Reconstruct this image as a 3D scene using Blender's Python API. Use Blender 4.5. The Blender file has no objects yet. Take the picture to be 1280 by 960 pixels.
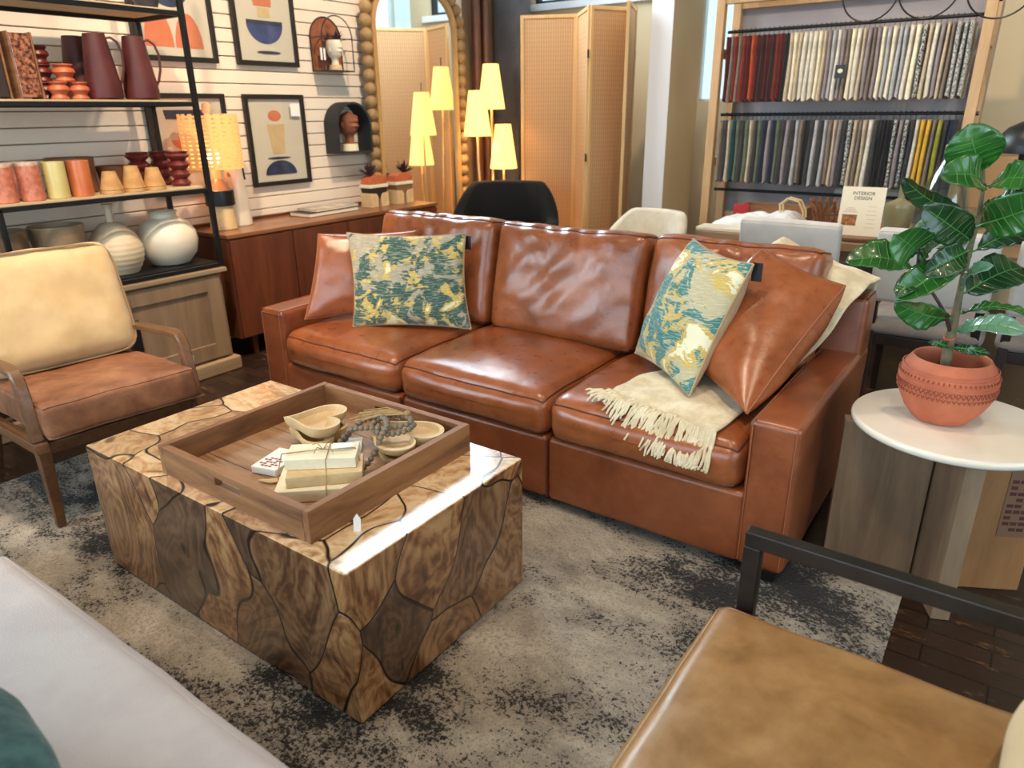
import bpy, bmesh, math, random
from mathutils import Vector, Matrix, noise
COL = bpy.context.scene.collection
PI = math.pi
rnd = random.Random(7)

# ------------------------------------------------------------------ materials
def lin(c):
    return tuple(((x / 255) / 12.92 if x / 255 <= .04045 else ((x / 255 + .055) / 1.055) ** 2.4) for x in c) + (1,)

def newmat(name):
    m = bpy.data.materials.new(name); m.use_nodes = True
    nt = m.node_tree; b = nt.nodes['Principled BSDF']
    return m, nt, b

def nd(nt, t, **kw):
    n = nt.nodes.new(t)
    for k, v in kw.items():
        if k in n.inputs.keys(): n.inputs[k].default_value = v
        else: setattr(n, k, v)
    return n

def coords(nt, scale=(1, 1, 1), rot=(0, 0, 0), loc=(0, 0, 0)):
    tc = nd(nt, 'ShaderNodeTexCoord'); mp = nd(nt, 'ShaderNodeMapping')
    mp.inputs['Scale'].default_value = scale; mp.inputs['Rotation'].default_value = rot; mp.inputs['Location'].default_value = loc
    nt.links.new(tc.outputs['Object'], mp.inputs['Vector'])
    return mp.outputs['Vector']

def noise_n(nt, vec, scale, detail=3, rough=.5, dist=0):
    n = nd(nt, 'ShaderNodeTexNoise'); n.inputs['Scale'].default_value = scale
    n.inputs['Detail'].default_value = detail; n.inputs['Roughness'].default_value = rough
    n.inputs['Distortion'].default_value = dist
    nt.links.new(vec, n.inputs['Vector']); return n.outputs['Fac']

def ramp(nt, fac, stops, interp='LINEAR'):
    r = nd(nt, 'ShaderNodeValToRGB'); cr = r.color_ramp; cr.interpolation = interp
    while len(cr.elements) > 1: cr.elements.remove(cr.elements[-1])
    cr.elements[0].position = stops[0][0]; cr.elements[0].color = stops[0][1]
    for p, c in stops[1:]:
        e = cr.elements.new(p); e.color = c
    nt.links.new(fac, r.inputs['Fac']); return r.outputs['Color']

def mixc(nt, fac, a, b, mode='MIX'):
    m = nd(nt, 'ShaderNodeMix', data_type='RGBA', blend_type=mode)
    for sock, v in ((0, fac), (6, a), (7, b)):
        if hasattr(v, 'links'): nt.links.new(v, m.inputs[sock])
        else: m.inputs[sock].default_value = v
    return m.outputs[2]

def bump(nt, b, h, strength, dist=.002, normal=None):
    n = nd(nt, 'ShaderNodeBump'); n.inputs['Strength'].default_value = strength; n.inputs['Distance'].default_value = dist
    nt.links.new(h, n.inputs['Height'])
    if normal: nt.links.new(normal, n.inputs['Normal'])
    nt.links.new(n.outputs['Normal'], b.inputs['Normal']); return n.outputs['Normal']

def mathn(nt, op, a, b=None, c=None):
    m = nd(nt, 'ShaderNodeMath', operation=op)
    for i, v in enumerate((a, b, c)):
        if v is None: continue
        if hasattr(v, 'links'): nt.links.new(v, m.inputs[i])
        else: m.inputs[i].default_value = v
    return m.outputs[0]

def plain(name, c, rough=.5, metal=0, c2=None, vs=6, bs=0, bstr=.3, coat=0, sheen=0, scale=(1, 1, 1), spec=.5, det=4, lo=.35, hi=.65):
    m, nt, b = newmat(name)
    b.inputs['Roughness'].default_value = rough; b.inputs['Metallic'].default_value = metal
    b.inputs['Coat Weight'].default_value = coat; b.inputs['Coat Roughness'].default_value = .15
    b.inputs['Sheen Weight'].default_value = sheen; b.inputs['Specular IOR Level'].default_value = spec
    v = coords(nt, scale)
    if c2:
        f = noise_n(nt, v, vs, det)
        nt.links.new(ramp(nt, f, [(lo, lin(c)), (hi, lin(c2))]), b.inputs['Base Color'])
    else: b.inputs['Base Color'].default_value = lin(c)
    if bs: bump(nt, b, noise_n(nt, v, bs, 3), bstr)
    return m

def leather(name, c1, c2, c3, rough=.36, grain=420, coat=.25, vs=3):
    m, nt, b = newmat(name); v = coords(nt)
    f = noise_n(nt, v, vs, 6, .6, .6)
    col = ramp(nt, f, [(.3, lin(c1)), (.5, lin(c2)), (.72, lin(c3))])
    f2 = noise_n(nt, v, 22, 4, .7)
    col = mixc(nt, .25, col, ramp(nt, f2, [(.35, lin(c1)), (.7, lin(c3))]), 'MIX')
    nt.links.new(col, b.inputs['Base Color'])
    nt.links.new(mathn(nt, 'MULTIPLY_ADD', f2, .25, rough - .12), b.inputs['Roughness'])
    b.inputs['Coat Weight'].default_value = coat; b.inputs['Coat Roughness'].default_value = .3
    vo = nd(nt, 'ShaderNodeTexVoronoi'); vo.inputs['Scale'].default_value = grain
    nt.links.new(v, vo.inputs['Vector'])
    n1 = bump(nt, b, vo.outputs['Distance'], .12, .0008)
    bump(nt, b, noise_n(nt, v, 14, 4, .6), .35, .006, n1)
    return m

def wood(name, c1, c2, axis='x', rough=.45, ring=12, coat=0, c3=None, fine=60, bstr=.15):
    m, nt, b = newmat(name)
    s = {'x': (.12, 1, 1), 'y': (1, .12, 1), 'z': (1, 1, .12)}[axis]
    v = coords(nt, s)
    f = noise_n(nt, v, ring, 5, .6, 1.2)
    f2 = noise_n(nt, v, fine * 2, 3, .6)
    stops = [(.3, lin(c1)), (.68, lin(c2))] if not c3 else [(.28, lin(c1)), (.5, lin(c2)), (.72, lin(c3))]
    col = mixc(nt, .25, ramp(nt, f, stops), ramp(nt, f2, [(.3, lin(c1)), (.7, lin(c2))]))
    nt.links.new(col, b.inputs['Base Color'])
    b.inputs['Roughness'].default_value = rough; b.inputs['Coat Weight'].default_value = coat
    bump(nt, b, f2, bstr, .002)
    return m

def fabric(name, c1, c2=None, weave=500, vs=8, rough=.9, sheen=.2, bstr=.5, lo=.4, hi=.6):
    m, nt, b = newmat(name); v = coords(nt)
    c2 = c2 or c1
    col = ramp(nt, noise_n(nt, v, vs, 5, .6), [(lo, lin(c1)), (hi, lin(c2))])
    nt.links.new(col, b.inputs['Base Color'])
    b.inputs['Roughness'].default_value = rough; b.inputs['Sheen Weight'].default_value = sheen
    b.inputs['Specular IOR Level'].default_value = .2
    bump(nt, b, noise_n(nt, v, weave, 2), bstr, .0015)
    return m

def emis(name, c, strength, c2=None):
    m, nt, b = newmat(name)
    b.inputs['Base Color'].default_value = lin(c); b.inputs['Roughness'].default_value = .9
    b.inputs['Emission Color'].default_value = lin(c); b.inputs['Emission Strength'].default_value = strength
    return m

def rootwood(name, L=((74, 42, 24), (128, 82, 48), (170, 122, 78), (196, 152, 104)), D=((48, 32, 24), (84, 58, 42), (120, 88, 64)), cut=(.30, .68)):
    """slabs of teak root fitted together: 3D cells with turned grain, growth rings and thin dark gaps"""
    m, nt, b = newmat(name)
    v = coords(nt, (1, 1, .72), (.25, .35, .2), (.31, .13, .27))
    nz = nd(nt, 'ShaderNodeTexNoise'); nz.inputs['Scale'].default_value = 2.6; nz.inputs['Detail'].default_value = 1.5
    nt.links.new(v, nz.inputs['Vector'])
    add = nd(nt, 'ShaderNodeVectorMath', operation='MULTIPLY_ADD')
    nt.links.new(nz.outputs['Color'], add.inputs[0]); add.inputs[1].default_value = (.36, .36, .36); nt.links.new(v, add.inputs[2])
    vec = add.outputs[0]
    vo = nd(nt, 'ShaderNodeTexVoronoi', feature='F1'); ve = nd(nt, 'ShaderNodeTexVoronoi', feature='DISTANCE_TO_EDGE')
    for q in (vo, ve): q.inputs['Scale'].default_value = 3.4; nt.links.new(vec, q.inputs['Vector'])
    sep = nd(nt, 'ShaderNodeSeparateColor'); nt.links.new(vo.outputs['Color'], sep.inputs[0])
    cell, cell2 = sep.outputs[0], sep.outputs[1]
    rot = nd(nt, 'ShaderNodeVectorRotate', rotation_type='AXIS_ANGLE'); nt.links.new(vec, rot.inputs['Vector'])
    nt.links.new(vo.outputs['Color'], rot.inputs['Axis']); nt.links.new(mathn(nt, 'MULTIPLY', cell2, 6.0), rot.inputs['Angle'])
    mp = nd(nt, 'ShaderNodeMapping'); mp.inputs['Scale'].default_value = (5, 1.1, 5); nt.links.new(rot.outputs[0], mp.inputs['Vector'])
    grain = noise_n(nt, mp.outputs[0], 1.7, 6, .62, 2.4)
    warp = noise_n(nt, v, 5, 4, .6, .5)
    d = mathn(nt, 'MULTIPLY_ADD', warp, .8, vo.outputs['Distance'])
    rings = mathn(nt, 'MULTIPLY_ADD', mathn(nt, 'SINE', mathn(nt, 'MULTIPLY', d, 62)), .5, .5)
    f = mathn(nt, 'MULTIPLY_ADD', rings, .13, mathn(nt, 'MULTIPLY', grain, .92))
    lightc = ramp(nt, f, [(.30, lin(L[0])), (.45, lin(L[1])), (.58, lin(L[2])), (.74, lin(L[3]))])
    darkc = ramp(nt, f, [(.32, lin(D[0])), (.5, lin(D[1])), (.7, lin(D[2]))])
    col = mixc(nt, ramp(nt, cell, [(cut[0], (0, 0, 0, 1)), (cut[1], (1, 1, 1, 1))]), lightc, darkc)
    kn = nd(nt, 'ShaderNodeTexVoronoi', feature='F1'); kn.inputs['Scale'].default_value = 4.6
    nt.links.new(vec, kn.inputs['Vector'])
    knf = ramp(nt, kn.outputs['Distance'], [(.05, (1, 1, 1, 1)), (.10, (0, 0, 0, 1))])
    col = mixc(nt, mathn(nt, 'MULTIPLY', knf, .9), col, lin((30, 18, 12)))
    crack = ramp(nt, ve.outputs['Distance'], [(.004, (0, 0, 0, 1)), (.010, (1, 1, 1, 1))])
    col = mixc(nt, crack, lin((22, 13, 9)), col)
    nt.links.new(col, b.inputs['Base Color'])
    b.inputs['Roughness'].default_value = .3; b.inputs['Coat Weight'].default_value = .7; b.inputs['Coat Roughness'].default_value = .16
    n1 = bump(nt, b, crack, .9, .006)
    bump(nt, b, grain, .12, .004, n1)
    return m

def rugmat(name):
    m, nt, b = newmat(name); v = coords(nt, (1, 1.0, 1))
    v2 = coords(nt, (.8, 1.15, 1), (0, 0, .3))
    base = ramp(nt, noise_n(nt, v2, 2.6, 6, .7, .5), [(.3, lin((146, 136, 127))), (.48, lin((190, 180, 166))), (.7, lin((228, 219, 205)))])
    big = noise_n(nt, v2, 1.7, 3, .6, .4)
    med = noise_n(nt, v2, 13, 6, .8, .2)
    fine = noise_n(nt, v, 85, 4, .8)
    s = mathn(nt, 'ADD', mathn(nt, 'MULTIPLY', big, 1.9), mathn(nt, 'ADD', mathn(nt, 'MULTIPLY', med, .85), mathn(nt, 'MULTIPLY', fine, 1.5)))
    mask = ramp(nt, mathn(nt, 'MULTIPLY', s, .4), [(.855, (0, 0, 0, 1)), (.915, (1, 1, 1, 1))])
    veil = ramp(nt, mathn(nt, 'MULTIPLY', s, .4), [(.80, (0, 0, 0, 1)), (.95, (.7, .7, .7, 1))])
    col = mixc(nt, veil, base, lin((96, 92, 90)))
    col = mixc(nt, mask, col, lin((38, 36, 38)))
    col = mixc(nt, .6, col, ramp(nt, fine, [(.36, lin((104, 98, 94))), (.56, lin((250, 244, 236)))]), 'MULTIPLY')
    nt.links.new(col, b.inputs['Base Color']); b.inputs['Roughness'].default_value = .95
    b.inputs['Specular IOR Level'].default_value = .1; b.inputs['Sheen Weight'].default_value = .15
    n1 = bump(nt, b, noise_n(nt, v, 190, 2, .7), 1.0, .006)
    bump(nt, b, med, .4, .006, n1)
    return m

def floormat(name):
    m, nt, b = newmat(name); v = coords(nt)
    br = nd(nt, 'ShaderNodeTexBrick'); br.inputs['Scale'].default_value = 1
    br.inputs['Brick Width'].default_value = .32; br.inputs['Row Height'].default_value = .075; br.inputs['Mortar Size'].default_value = .003
    br.inputs['Color1'].default_value = lin((52, 34, 24)); br.inputs['Color2'].default_value = lin((36, 24, 18)); br.inputs['Mortar'].default_value = lin((14, 10, 8))
    nt.links.new(v, br.inputs['Vector'])
    vs = coords(nt, (.35, 1, 1))
    wear = noise_n(nt, vs, 16, 5, .8)
    col = mixc(nt, ramp(nt, wear, [(.58, (0, 0, 0, 1)), (.68, (.8, .8, .8, 1))]), br.outputs['Color'], lin((128, 92, 58)))
    nt.links.new(col, b.inputs['Base Color']); b.inputs['Roughness'].default_value = .38
    bump(nt, b, noise_n(nt, vs, 60, 3), .2, .002)
    return m

def patternmat(name, c=((58, 88, 82), (164, 152, 132), (200, 170, 92)), light=(232, 220, 178)):
    m, nt, b = newmat(name); v = coords(nt, (1, 1, 1.25))
    big = noise_n(nt, v, 6.5, 4, .6, .9)
    big2 = noise_n(nt, coords(nt, (1, 1, 1.3), loc=(3, 5, 1)), 7.5, 4, .62, .9)
    streak = noise_n(nt, coords(nt, (1, 1, 11)), 30, 3, .7)
    big = mathn(nt, 'MULTIPLY_ADD', streak, .10, big); big2 = mathn(nt, 'MULTIPLY_ADD', streak, .10, big2)
    col = ramp(nt, big, [(0, lin(c[0])), (.55, lin(c[0])), (.57, lin(c[1])), (1, lin(c[1]))])
    col = mixc(nt, ramp(nt, big2, [(.565, (0, 0, 0, 1)), (.585, (1, 1, 1, 1))]), col, lin(c[2]))
    col = mixc(nt, ramp(nt, big2, [(.64, (0, 0, 0, 1)), (.66, (1, 1, 1, 1))]), col, lin(light))
    col = mixc(nt, mathn(nt, 'MULTIPLY', ramp(nt, streak, [(.52, (0, 0, 0, 1)), (.6, (1, 1, 1, 1))]), .35), col, lin(light))
    nt.links.new(col, b.inputs['Base Color']); b.inputs['Roughness'].default_value = .85; b.inputs['Sheen Weight'].default_value = .2
    b.inputs['Specular IOR Level'].default_value = .2
    bump(nt, b, streak, .4, .002)
    return m

def weavemat(name, c1, c2, period=.02):
    m, nt, b = newmat(name); v = coords(nt)
    w1 = nd(nt, 'ShaderNodeTexWave', bands_direction='X'); w1.inputs['Scale'].default_value = 16; w1.inputs['Distortion'].default_value = .6
    w2 = nd(nt, 'ShaderNodeTexWave', bands_direction='Z'); w2.inputs['Scale'].default_value = 9; w2.inputs['Distortion'].default_value = .4
    nt.links.new(v, w1.inputs['Vector']); nt.links.new(v, w2.inputs['Vector'])
    f = mathn(nt, 'MULTIPLY_ADD', w1.outputs['Fac'], .8, mathn(nt, 'MULTIPLY', w2.outputs['Fac'], .2))
    nt.links.new(ramp(nt, f, [(.1, lin(c1)), (.9, lin(c2))]), b.inputs['Base Color'])
    b.inputs['Roughness'].default_value = .7
    bump(nt, b, f, .4, .003)
    return m

def glassy(name, c=(235, 240, 240), alpha=.25):
    m, nt, b = newmat(name)
    tr = nd(nt, 'ShaderNodeBsdfTransparent'); tr.inputs[0].default_value = lin(c)
    gl = nd(nt, 'ShaderNodeBsdfGlossy'); gl.inputs['Roughness'].default_value = .03
    lw = nd(nt, 'ShaderNodeLayerWeight'); lw.inputs[0].default_value = .5
    fr = mathn(nt, 'MULTIPLY_ADD', mathn(nt, 'POWER', lw.outputs['Facing'], 4.0), .45, .03 + alpha * .25)
    mx = nd(nt, 'ShaderNodeMixShader')
    nt.links.new(fr, mx.inputs[0])
    nt.links.new(tr.outputs[0], mx.inputs[1]); nt.links.new(gl.outputs[0], mx.inputs[2])
    nt.links.new(mx.outputs[0], nt.nodes['Material Output'].inputs['Surface'])
    return m

SOFA = leather('cognac_leather', (108, 53, 25), (150, 79, 40), (182, 105, 62), .30, 420, .5)
SOFA_D = leather('cognac_leather_frame', (98, 47, 23), (136, 69, 36), (162, 90, 52), .34, 420, .4)
TANL = leather('tan_leather', (126, 88, 48), (160, 118, 70), (188, 146, 98), .34, 380, .3, 5)
SUEDE = leather('worn_suede', (100, 60, 38), (138, 86, 56), (170, 118, 82), .6, 300, 0, 6)
SEAM = plain('seam_thread', (150, 88, 56), .6)
SEAM_D = plain('dark_seam', (84, 36, 18), .5)
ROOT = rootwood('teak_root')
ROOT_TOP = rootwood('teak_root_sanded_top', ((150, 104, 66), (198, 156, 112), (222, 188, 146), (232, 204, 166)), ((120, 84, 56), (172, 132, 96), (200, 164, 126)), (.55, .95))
RUG = rugmat('distressed_rug')
FLOOR = floormat('dark_parquet')
TRAYW = wood('weathered_tray_wood', (84, 50, 28), (142, 94, 56), 'x', .6, 14, 0, (168, 120, 76), 45, .8)
TRAYW2 = wood('weathered_tray_wood_cross', (84, 50, 28), (142, 94, 56), 'y', .6, 14, 0, (168, 120, 76), 45, .8)
TRAYF = wood('tray_floor_boards', (110, 72, 44), (166, 128, 92), 'x', .6, 10, 0, (186, 160, 134), 60, .4)
PALEW = wood('pale_mango_wood', (196, 160, 112), (226, 198, 152), 'x', .6, 9)
CREAMW = wood('cream_painted_wood', (224, 208, 172), (240, 230, 204), 'x', .7, 9)
WALNUT = wood('walnut_veneer', (74, 36, 22), (112, 60, 38), 'z', .35, 8, .15)
WALNUT_T = wood('walnut_top', (104, 62, 38), (146, 94, 60), 'y', .3, 8, .2)
CHAIRW = wood('brown_chair_wood', (84, 54, 34), (128, 88, 58), 'x', .4, 12, .1)
OAKG = wood('grey_oak', (112, 90, 68), (146, 120, 94), 'z', .55, 7)
OAKG_T = wood('grey_oak_top', (136, 112, 86), (166, 140, 110), 'y', .5, 7)
SHELFW = wood('pale_shelf_wood', (186, 158, 122), (214, 190, 154), 'y', .5, 9)
TBLW = wood('side_table_grey_wood', (92, 70, 54), (134, 108, 84), 'z', .5, 6, .1, (166, 136, 108))
TBLO = wood('side_table_orange_wood', (138, 92, 54), (170, 122, 78), 'z', .45, 6, .1)
RACKW = wood('rack_pine', (178, 134, 90), (206, 166, 120), 'z', .5, 9)
SCRW = wood('screen_frame_wood', (204, 154, 94), (222, 178, 120), 'z', .5, 10)
SCRF = weavemat('woven_screen', (180, 134, 90), (206, 162, 116))
DINW = wood('dining_table_wood', (120, 92, 66), (156, 126, 94), 'x', .45, 9)
MIRW = wood('mirror_frame_wood', (166, 122, 70), (196, 156, 100), 'z', .5, 8)
BOBW = wood('bobbin_wood', (132, 100, 60), (172, 138, 92), 'z', .6, 12)
BLACK = plain('black_metal', (20, 20, 22), .45, .3)
GUN = plain('gunmetal', (62, 58, 56), .35, .85, (72, 68, 66), 9)
BLK = plain('black_plastic', (14, 14, 15), .4)
DARKW = plain('dark_stained_leg', (34, 24, 20), .4, 0, (46, 32, 26), 8)
CREAM = fabric('cream_linen', (200, 168, 122), (212, 182, 138), 420, 5)
GREYF = fabric('light_grey_upholstery', (178, 172, 166), (190, 184, 178), 420, 6, bstr=.4)
WHITEF = fabric('white_boucle_sofa', (206, 190, 186), (214, 200, 194), 240, 7, bstr=.8)
TAUPE = fabric('taupe_seat_fabric', (134, 120, 112), (150, 136, 126), 420, 6)
TUBF = fabric('ivory_boucle', (196, 184, 164), (210, 200, 182), 260, 7, bstr=.8)
VELV = fabric('black_velvet', (10, 10, 11), (15, 14, 16), 300, 6, .8, .03)
PAT = patternmat('painterly_weave')
PAT2 = patternmat('painterly_weave_teal', ((64, 122, 120), (184, 172, 140), (196, 166, 88)), (226, 218, 188))
PATB = fabric('pillow_back_linen', (170, 138, 104), (182, 152, 118), 400, 6)
THROW = fabric('woven_throw', (206, 186, 150), (228, 212, 182), 160, 14, bstr=1.0)
THROWB = fabric('grey_side_of_throw', (176, 164, 146), (204, 192, 172), 160, 12, bstr=1.0)
TEALK = fabric('teal_knit', (52, 84, 84), (78, 112, 110), 60, 20, bstr=1.0)
MARBLE = plain('cream_marble', (222, 208, 190), .25, 0, (236, 226, 212), 4, coat=.3, lo=.3, hi=.7)
TERRA = plain('terracotta', (176, 92, 62), .75, 0, (196, 110, 78), 10, 90, .3)
TERRA2 = plain('terracotta_glazed', (176, 84, 52), .45, 0, (198, 108, 70), 14)
BURG = plain('burgundy_glaze', (74, 26, 24), .5, 0, (92, 36, 32), 8)
DKRED = plain('dark_red_ceramic', (96, 30, 30), .4, 0, (116, 42, 38), 10)
PINKT = plain('pink_textured_glass', (178, 96, 72), .4, 0, (206, 130, 102), 40, 60, .5)
FROST = plain('frosted_rim', (214, 190, 170), .6, 0, (190, 150, 130), 70, 90, .5)
YELG = plain('pale_olive_glass', (196, 178, 108), .3, 0, (210, 196, 132), 6, coat=.4)
ORAG = plain('orange_glass', (184, 92, 48), .3, 0, (204, 116, 68), 6, coat=.4)
CORK = plain('cork_tan', (176, 128, 76), .8, 0, (196, 150, 96), 30, 80, .4)
BEIGEC = plain('beige_ceramic', (196, 176, 146), .55, 0, (210, 192, 164), 7, 40, .15)
PALEC = plain('off_white_ceramic', (214, 200, 178), .4, 0, (224, 212, 192), 6, coat=.1)
BROWNC = plain('brown_stoneware', (112, 70, 46), .6, 0, (132, 86, 58), 7)
MOTTLE = plain('mottled_brown_glass', (70, 30, 22), .15, 0, (176, 112, 84), 55, 30, .9, coat=.8, lo=.4, hi=.62)
SLATM = plain('painted_slat_boards', (226, 208, 188), .55, 0, (234, 218, 200), 3)
GROOVE = plain('slat_groove', (150, 124, 98), .9)
WALLB = plain('beige_wall_paint', (208, 184, 146), .7, 0, (212, 190, 154), 2)
WALLW = plain('white_wall_paint', (226, 222, 222), .6)
GREYP = plain('mauve_grey_panel', (150, 140, 142), .8, 0, (160, 150, 150), 4)
GREYC = plain('grey_steel_column', (92, 88, 90), .6, .1, (104, 100, 102), 5)
COPP = plain('brown_pipe', (96, 56, 36), .35, .3, (124, 76, 48), 5)
CEILM = plain('dark_ceiling', (120, 112, 104), .9)
PAPER = plain('white_paper', (232, 230, 226), .8)
PAPERC = plain('cream_card', (232, 214, 188), .8)
INK = plain('dark_ink', (70, 62, 56), .8)
REDINK = plain('red_print', (150, 70, 66), .8)
PRW = plain('print_paper', (214, 204, 190), .8)
CORAL = plain('coral_ink', (208, 116, 84), .8, 0, (214, 128, 96), 20)
NAVY = plain('navy_ink', (34, 40, 66), .8, 0, (52, 62, 100), 12)
INDIGO = plain('indigo_ink', (40, 56, 110), .8, 0, (60, 78, 136), 12)
SANDI = plain('sand_ink', (206, 178, 134), .8, 0, (212, 186, 144), 16)
FRAMEB = plain('black_brown_frame', (28, 20, 18), .45)
BEADM = plain('grey_wood_bead', (104, 90, 76), .7, 0, (134, 118, 100), 30, 120, .3)
JUTE = plain('jute_string', (150, 118, 78), .9, 0, (176, 144, 100), 60, 200, .5)
LEAFT = None
def leafmat(name, c1, c2):
    m, nt, b = newmat(name); v = coords(nt)
    nt.links.new(ramp(nt, noise_n(nt, v, 9, 4), [(.35, lin(c1)), (.65, lin(c2))]), b.inputs['Base Color'])
    b.inputs['Roughness'].default_value = .28; b.inputs['Coat Weight'].default_value = .3
    b.inputs['Subsurface Weight'].default_value = 0
    bump(nt, b, noise_n(nt, v, 60, 3), .2, .002)
    return m
LEAF = leafmat('fig_leaf_green', (24, 68, 24), (46, 104, 36))
LEAFD = leafmat('fig_leaf_dark', (24, 52, 26), (38, 72, 36))
LEAFP = leafmat('fig_leaf_underside', (86, 122, 100), (110, 146, 116))
VEIN = plain('leaf_vein', (74, 128, 58), .5)
BARK = plain('green_brown_bark', (92, 82, 60), .8, 0, (120, 106, 80), 30, 80, .5)
TWIG = plain('brown_twig', (70, 48, 40), .7)
SOIL = plain('potting_soil', (40, 26, 20), .95, 0, (58, 40, 30), 40, 70, .9)
SUCC = plain('dark_succulent', (44, 26, 34), .5, 0, (66, 44, 48), 20)
SHADE = emis('lit_yellow_shade', (255, 214, 122), 1.15)
SHADE2 = emis('lit_peach_shade', (255, 176, 106), .36)
BULB = emis('lit_bulb', (255, 224, 170), 6)
TWIST = plain('brass', (170, 130, 70), .3, .9)
GLASS = glassy('clear_glass')
PGLASS = glassy('picture_glass', (250, 250, 248), 0)
PANE = glassy('window_glass', (242, 250, 252), 0)
WFRAME = plain('white_window_frame', (214, 212, 208), .5)
DFRAME = plain('dark_window_mullion', (30, 34, 34), .5)
m, nt, b = newmat('mirror_silver'); b.inputs['Metallic'].default_value = 1; b.inputs['Roughness'].default_value = .015; b.inputs['Base Color'].default_value = (.86, .86, .84, 1)
MIRROR = m
REDM = plain('red_card', (176, 30, 34), .6)
SKIN = plain('brown_carved_wood', (112, 60, 38), .6, 0, (150, 88, 58), 18, 50, .4)
RATT = plain('brown_rattan', (112, 66, 38), .55, 0, (146, 92, 56), 30)
OLIVE = plain('olive_ceramic', (128, 118, 84), .35, 0, (148, 136, 100), 6, coat=.3)

# ------------------------------------------------------------------ mesh tools
def B(): return bmesh.new()

def merge(bm, t, M=None):
    if M is not None: t.transform(M)
    me = bpy.data.meshes.new('t'); t.to_mesh(me); t.free(); bm.from_mesh(me); bpy.data.meshes.remove(me)

def box(bm, c, s, bev=0, seg=2, R=None, mi=0):
    t = B(); bmesh.ops.create_cube(t, size=1)
    for v in t.verts: v.co = Vector((v.co.x * s[0], v.co.y * s[1], v.co.z * s[2]))
    if bev: bmesh.ops.bevel(t, geom=list(t.edges), offset=min(bev, min(s) * .49), segments=seg, affect='EDGES', profile=.5)
    for f in t.faces: f.material_index = mi
    Mx = Matrix.Translation(c)
    if R is not None: Mx = Mx @ R.to_4x4()
    merge(bm, t, Mx); return bm

def bx(c, s, bev=0, seg=2, R=None): return box(B(), c, s, bev, seg, R)

def frame_of(d):
    d = Vector(d).normalized(); a = Vector((0, 0, 1)) if abs(d.z) < .95 else Vector((1, 0, 0))
    u = d.cross(a).normalized(); return u, u.cross(d)

def tube(bm, pts, r, seg=8, closed=False, sq=1.0, caps=True):
    pts = [Vector(p) for p in pts]; n = len(pts)
    rr = r if isinstance(r, (list, tuple)) else [r] * n
    rings = []; u = None
    for i, p in enumerate(pts):
        if closed: d = pts[(i + 1) % n] - pts[i - 1]
        else: d = pts[min(i + 1, n - 1)] - pts[max(i - 1, 0)]
        if d.length < 1e-9: d = Vector((0, 0, 1))
        d.normalize()
        if u is None: u, w = frame_of(d)
        else:
            u = (u - d * u.dot(d))
            if u.length < 1e-6: u, _ = frame_of(d)
            u.normalize()
        w = d.cross(u)
        rings.append([bm.verts.new(p + u * math.cos(2 * PI * k / seg) * rr[i] + w * math.sin(2 * PI * k / seg) * rr[i] * sq) for k in range(seg)])
    m = n if closed else n - 1
    for i in range(m):
        a, b2 = rings[i], rings[(i + 1) % n]
        for k in range(seg): bm.faces.new((a[k], a[(k + 1) % seg], b2[(k + 1) % seg], b2[k]))
    if not closed and caps:
        bm.faces.new(rings[0][::-1]); bm.faces.new(rings[-1])
    return bm

def bar(bm, p0, p1, w, h, bev=.003, up=(0, 0, 1)):
    """rectangular bar from p0 to p1, w across, h along up"""
    p0, p1 = Vector(p0), Vector(p1); d = p1 - p0; L = d.length; d.normalize()
    up = Vector(up); s = d.cross(up)
    if s.length < 1e-4: s = d.cross(Vector((1, 0, 0)))
    s.normalize(); up = s.cross(d)
    R = Matrix((d, s, up)).transposed()
    return box(bm, (p0 + p1) / 2, (L, w, h), bev, 2, R)

def taper(bm, p0, p1, a0, a1, bev=.003):
    """square bar tapering from side a0 to side a1"""
    t = B(); p0, p1 = Vector(p0), Vector(p1)
    u, w = frame_of(p1 - p0)
    if abs((p1 - p0).normalized().z) > .7: u, w = Vector((1, 0, 0)), Vector((0, 1, 0))
    vs = []
    for p, a in ((p0, a0), (p1, a1)):
        a = a if isinstance(a, (tuple, list)) else (a, a)
        for i, j in ((-1, -1), (1, -1), (1, 1), (-1, 1)): vs.append(t.verts.new(p + u * i * a[0] / 2 + w * j * a[1] / 2))
    for q in ((0, 1, 2, 3), (7, 6, 5, 4), (0, 4, 5, 1), (1, 5, 6, 2), (2, 6, 7, 3), (3, 7, 4, 0)): t.faces.new([vs[i] for i in q])
    bmesh.ops.recalc_face_normals(t, faces=t.faces)
    if bev: bmesh.ops.bevel(t, geom=list(t.edges), offset=bev, segments=2, affect='EDGES', profile=.5)
    merge(bm, t); return bm

def lathe(bm, prof, c=(0, 0, 0), seg=32, f=None):
    c = Vector(c); rings = []
    for r, z in prof:
        if r < 1e-6: rings.append([bm.verts.new(c + Vector((0, 0, z)))])
        else: rings.append([bm.verts.new(c + Vector((math.cos(2 * PI * k / seg) * r * (f(k, z) if f else 1), math.sin(2 * PI * k / seg) * r * (f(k, z) if f else 1), z))) for k in range(seg)])
    for a, b2 in zip(rings, rings[1:]):
        if len(a) == 1 and len(b2) == 1: continue
        for k in range(seg):
            k2 = (k + 1) % seg
            if len(a) == 1: bm.faces.new((a[0], b2[k2], b2[k]))
            elif len(b2) == 1: bm.faces.new((a[k], a[k2], b2[0]))
            else: bm.faces.new((a[k], a[k2], b2[k2], b2[k]))
    return bm

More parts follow.
